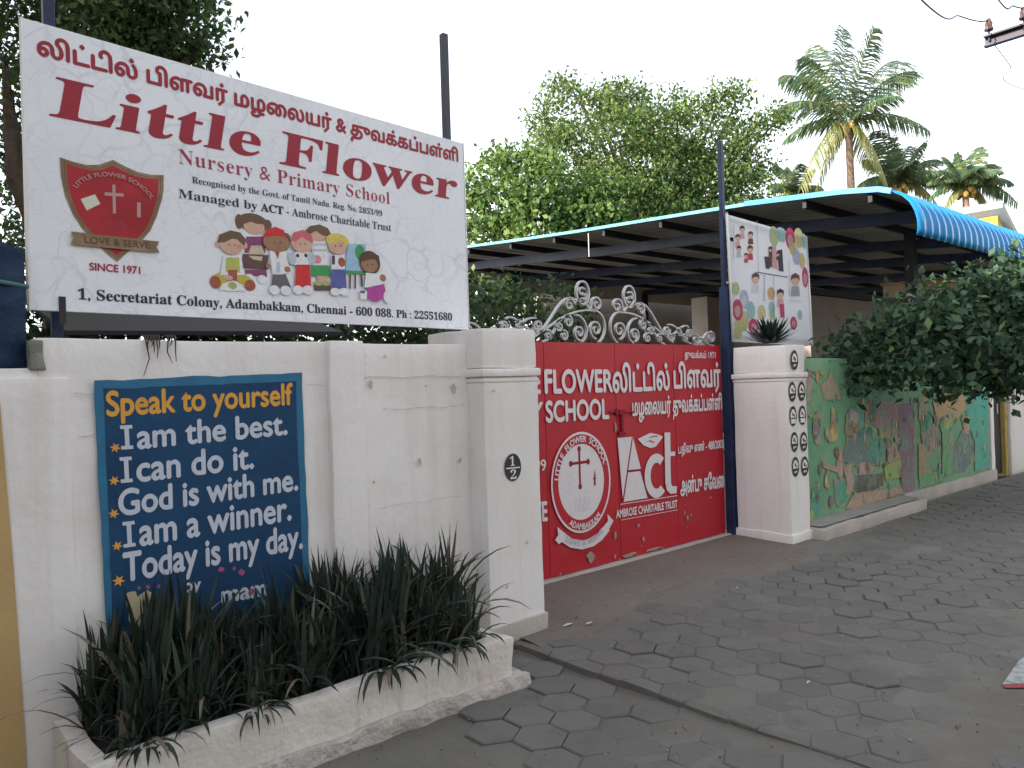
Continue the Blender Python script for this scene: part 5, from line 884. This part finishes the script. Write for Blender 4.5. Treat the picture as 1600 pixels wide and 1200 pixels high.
M['frond'] = leaf_mat('coconut_frond', [(0, (.045, .09, .055)), (.5, (.075, .13, .065)), (.85, (.14, .17, .065)), (1, (.26, .23, .09))], trans=.38, rough=.45)
M['frond_old_lit'] = leaf_mat('old_sunlit_coconut_frond', [(0, (.10, .13, .045)), (.6, (.19, .20, .07)), (1, (.32, .27, .11))], trans=.35)  # low fronds: sunlit yellow put into the leaf colour, besides age
M['nut'] = mat('coconut_husk', (.34, .24, .05), .7, layers=((3, (.2, .12, .04), .4, .7, .7),))
def palm(i, c, base, tips, label, r0=.17):
    t = thing('coconut_palm', (base[0], base[1], 0), label, 'palm tree', 'coconut palms behind the shed'); r = np.random.default_rng(50 + i); c = Vector(c)
    b0 = Vector((base[0], base[1], 0)); mb = MB(); n = 26
    mb.tube([b0.lerp(c, k / n) + Vector((.10 * sin(3 * k / n), 0, 0)) for k in range(n + 1)], [r0 * (1.35 - .5 * k / n) * (1 + .06 * (k % 2)) for k in range(n + 1)], 10); mb.build('trunk', M['palm_bark'], t, smooth=True)
    fan = np.mean([np.linalg.norm(q_[:3]) for q_ in tips]); extra = []
    for a in range(7): extra.append((fan * .75 * cos(a * .9 + i), fan * .75 * sin(a * .9 + i), fan * (.15 - .12 * (a % 3)), .5))
    for tp in list(tips) + (extra if i else []):
        d = Vector(tp[:3]); L = d.length; droop = tp[3]; ctrl = d * .5 + Vector((0, 0, L * .42 * min(1, droop + .25))); V = []; Q = []
        N = 58; pts = [(Vector((0, 0, 0)).lerp(ctrl, k / N)).lerp(ctrl.lerp(d, k / N), k / N) for k in range(N + 1)]
        old_lit = d.z < -.35 * L
        for k in range(3, N + 1):
            tt = k / N; tang = (pts[k] - pts[k - 1]).normalized(); side = tang.cross(Vector((0, 0, 1)))
            side = side.normalized() if side.length > .05 else Vector((1, 0, 0)); ln = L * (.25 if i == 0 else .26) * (.45 + 1.0 * math.sin(pi * min(1, tt * .86 + .12)) ** .8)
            for sg in (-1, 1):
                dr = (tang * .55 + side * sg * .75 + Vector((0, 0, -.35 - .55 * droop + .16 * r.normal()))).normalized(); p0 = c + pts[k] + tang * float(r.normal()) * .02; w = (.032 if i == 0 else .030) + .010 * float(r.random()); up = tang
                p1 = p0 + dr * ln * .55; p2 = p1 + (dr + Vector((0, 0, -.45))).normalized() * ln * .45; kk = len(V)
                V += [p0 - up * w, p0 + up * w, p1 + up * w, p1 - up * w, p2 + up * w * .2, p2 - up * w * .2]; Q += [(kk, kk + 1, kk + 2, kk + 3), (kk + 3, kk + 2, kk + 4, kk + 5)]
        kk = len(V)
        for p in pts[::3]: V += [c + p + Vector((0, 0, -.02)), c + p + Vector((0, 0, .03))]
        m_ = len(pts[::3]); Q += [(kk + 2 * j, kk + 2 * j + 1, kk + 2 * j + 3, kk + 2 * j + 2) for j in range(m_ - 1)]
        np_mesh('frond', [tuple(v) for v in V], Q, M['frond_old_lit' if old_lit else 'frond'], t)
    mb = MB()
    for k in range(9):
        a = k * .7; q_ = c + Vector((.32 * cos(a), .32 * sin(a), -.28 - .12 * (k % 3)))
        mb.tube([q_ + Vector((0, 0, .17)), q_ + Vector((0, 0, .12)), q_, q_ - Vector((0, 0, .12)), q_ - Vector((0, 0, .16))], [.02, .10, .14, .10, .02], 8)
    mb.build('coconuts', M['nut'], t, smooth=True)
PLB = ['tallest coconut palm, its whole crown open against the white sky', 'coconut palm of middle height close behind the right of the tallest palm', 'coconut palm farthest right, beside the yellow house', 'low coconut palm with fronds peeping between the leafy tree and the tallest palm']
for i, (c, b, tips) in enumerate(PALMS): palm(i, c, b, tips, PLB[i], .19 if i == 0 else .17)

# ================================================================== FAR HOUSE, POLE, CABLES
t = thing('yellow_house', (26.5, 9, 0), 'yellow house with a beige roof slab beyond the blue eave at far right', 'house')
prof_y = [(24.75, 0), (32.5, 0), (32.5, 4.2), (28.6, 3.9), (24.75, 6.02)]
mb = MB(); n5 = len(prof_y); mb.raw([(x, y, z) for y in (7.2, 12) for x, z in prof_y], [tuple(range(n5)), tuple(range(2 * n5 - 1, n5 - 1, -1))] + [(i, n5 + i, n5 + (i + 1) % n5, (i + 1) % n5) for i in range(n5)]); mb.build('wall', M['far_yellow'], t)
mb = MB(); mb.raw([(24.5, 7.0, 6.18), (28.9, 7.0, 3.76), (28.9, 12.3, 3.76), (24.5, 12.3, 6.18), (24.5, 7.0, 6.36), (28.9, 7.0, 3.94), (28.9, 12.3, 3.94), (24.5, 12.3, 6.36)], [(3, 2, 1, 0), (4, 5, 6, 7), (0, 1, 5, 4), (1, 2, 6, 5), (2, 3, 7, 6), (3, 0, 4, 7)]); mb.build('roof_slab', M['far_grey'], t)
mb = MB(); mb.box(26.0, 27.0, 7.15, 7.19, 2.2, 3.4); mb.build('window', M['glass'], t)
t = thing('utility_pole', (10.15, 2.05, 0), 'utility pole crossarm with insulators jutting in at the top right', 'utility pole')
mb = MB(); mb.tube([(10.27, 2.05, 0), (10.27, 2.05, 6.6)], [.15, .10], 12); mb.build('pole', M['concrete_pole'], t, smooth=True)
mb = MB(); mb.box(10.14, 10.16, 1.1, 3.02, 5.38, 5.51); mb.box(10.08, 10.14, 1.1, 3.02, 5.49, 5.51); mb.box(10.08, 10.14, 1.1, 3.02, 5.38, 5.40); mb.build('crossarm', M['cross_steel'], t)
for y in (2.97, 2.62, 1.5, 1.15):
    mb = MB(); mb.tube([(10.12, y, 5.44), (10.12, y, 5.56)], .012); ins = mb.build('insulator_pin', M['cross_steel'], t)
    mb = MB(); mb.tube([(10.12, y, 5.56), (10.12, y, 5.58), (10.12, y, 5.61), (10.12, y, 5.64), (10.12, y, 5.67), (10.12, y, 5.70)], [.045, .05, .035, .042, .03, .02], 10); mb.build('insulator', M['porcelain'], ins, smooth=True)
def cable(pts, label, r=.008, n=24):
    P_ = [Vector(p) for p in pts]; out = []
    for i in range(len(P_) - 1):
        a, b, c, d = P_[max(i - 1, 0)], P_[i], P_[i + 1], P_[min(i + 2, len(P_) - 1)]
        for k in range(n):
            s = k / n; out.append(.5 * ((2 * b) + (c - a) * s + (2 * a - 5 * b + 4 * c - d) * s * s + (3 * b - a - 3 * c + d) * s ** 3))
    mb = MB(); mb.tube(out + [P_[-1]], r, 6); tag(mb.build('power_cable', M['cable']), label, 'cable', 'cables on the utility pole')
cable([(10.12, 2.97, 5.68), (9.85, 2.99, 5.60), (9.19, 2.97, 5.456), (7.49, 2.73, 5.01), (2.0, 2.2, 4.9), (-12, 1.5, 5.9)], 'power cable curving left from the outer insulator of the crossarm')
cable([(10.12, 2.62, 5.68), (9.9, 2.66, 5.66), (9.5, 2.69, 5.62), (6.0, 2.3, 5.5), (-12, 1.0, 6.6)], 'power cable leaving the second insulator at the top right corner')
cable([(10.12, 2.93, 5.40), (10.3, 2.82, 5.15), (10.52, 2.745, 4.90), (12.5, 1.0, 4.2), (16, -7.6, 4.6)], 'thin service cable hanging down from the crossarm at top right', .005)

# ================================================================== unseen houses and tree, added to block sun and sky and bounce light
def house(x0, x1, h, label, gap=None):
    t = thing('unseen_street_house', ((x0 + x1) / 2, -10, 0), label, 'house', 'unseen houses across the street')
    mb = MB(); hw = h - 1.45 if gap else h - .9
    mb.box(x0, x1, -14, -8, 0, hw); mb.build('wall', M['opp_wall'], t)
    mb = MB()
    segs = [(x0, gap[0]), (gap[1], x1)] if gap else [(x0, x1)]
    for a, b in segs: mb.box(a, b, -8.20, -8.02, hw + .002, h)
    mb.build('parapet', M['opp_wall'], t)
    k = x0 + 1.2
    while k + 1.3 < x1:
        for z in (1.0, 4.2) if h < 10 else (1.0, 4.2, 7.6):
            mb = MB(); mb.box(k, k + 1.2, -8.0, -7.96, z, z + 1.3); f = mb.build('window', M['glass'], t); mb = MB(); mb.box(k - .1, k + 1.3, -8.0, -7.85, z - .1, z - .002); mb.build('sill', M['far_white'], f)
        k += 3.4
house(-6.5, 24, 7.6, 'unseen two storey cream house across the street, added to block sky and bounce light')  # out of view; added as light blocker and bounce surface
t = thing('unseen_neighbour_house', (-7, 8, 0), 'unseen tall ochre house next door, added to block sun and sky from the left', 'house')  # unseen house, added and sized to keep sun and sky off the street
mb = MB(); mb.box(-14, -3.2, 4.6, 14.5, 0, 8.6); mb.build('wall', M['yellow_wall'], t); mb = MB(); mb.box(-14.2, -3.0, 4.4, 14.7, 8.602, 8.8); mb.build('roof_slab', M['far_grey'], t); mb = MB(); mb.box(-8, -6.8, 4.54, 4.6, 1.0, 2.3); mb.build('window', M['glass'], t)
t = thing('unseen_corner_house', (-14, -2.5, 0), 'unseen cream house closing the near end of the street, added to block sun and sky', 'house')  # unseen block added across the street end to hold back the sun
mb = MB(); mb.box(-18, -10, -7.9, 4.55, 0, 7.7); mb.build('wall', M['opp_wall'], t); mb = MB(); mb.box(-10.2, -10, -7.9, 4.55, 7.702, 8.6); mb.build('parapet', M['opp_wall'], t)
for z in (1.0, 4.3):
    for y in (-6.2, -3.4, -.6, 1.6):
        mb = MB(); mb.box(-10, -9.96, y, y + 1.1, z, z + 1.3); f = mb.build('window', M['glass'], t); mb = MB(); mb.box(-10, -9.86, y - .1, y + 1.2, z - .1, z - .002); mb.build('sill', M['far_white'], f)
rt_ = [(-7.0 + 1.6 * cos(a * 1.3), .8 + 1.9 * sin(a * 1.3), 3.9 + .42 * a, 1.3) for a in range(12)]
tree('unseen_shade_tree', 'unseen roadside tree up the street, added to block light from the left', (-7.0, .6, 0), rt_, M['leaf_dark'], 9, 34, .16, .22, sprig=.25, lp=34)  # unseen crown added to darken the left-facing sides
V = []; Fc = []
for k in range(1500):
    x = random.uniform(.9, 9.5); y = random.uniform(.6, 4.3) if x > 3.5 else random.uniform(.6, 3.15); s = random.uniform(.003, .009) * (1.5 if random.random() < .06 else 1)
    z = -.034 * smooth01(1.3, 2.2, y) if x < STEP_X else (.012 if not (3.45 < x < 6.8 and y > 3.5) else .02); n = len(V)
    V += [(x + s * random.uniform(.7, 1.2), y, z), (x, y + s, z), (x - s, y - s * .2, z), (x, y - s * random.uniform(.5, 1), z), (x, y, z + s * .8)]; Fc += [(n, n + 1, n + 4), (n + 1, n + 2, n + 4), (n + 2, n + 3, n + 4), (n + 3, n, n + 4)]
mb = MB(); mb.raw(V, Fc); tag(mb.build('road_grit', mat('grit', (.2, .18, .16), .95, island=((0, (.08, .07, .06)), (1, (.34, .32, .30)), (.5, (.16, .14, .12))))), kind='stuff')
# scraps of litter
for i, (x, y, s) in enumerate([(3.58, 3.60, .05), (3.70, 3.52, .035), (5.1, 3.3, .018), (3.75, 2.02, .02), (4.6, 3.75, .012)]):
    mb = MB(); mb.raw([(x + s * a, y + s * b * .5, .022 + .01 * c) for a, b, c in ((-1, -.3, 0), (.2, -.6, .4), (1, .1, 0), (.1, .5, .5), (-.7, .5, .1))], [(0, 1, 3, 4), (1, 2, 3)])
    tag(mb.build('litter_scrap', M['debris']), 'small white scrap of litter lying on the ground in front of the gate', 'litter', 'white litter scraps on the paving')
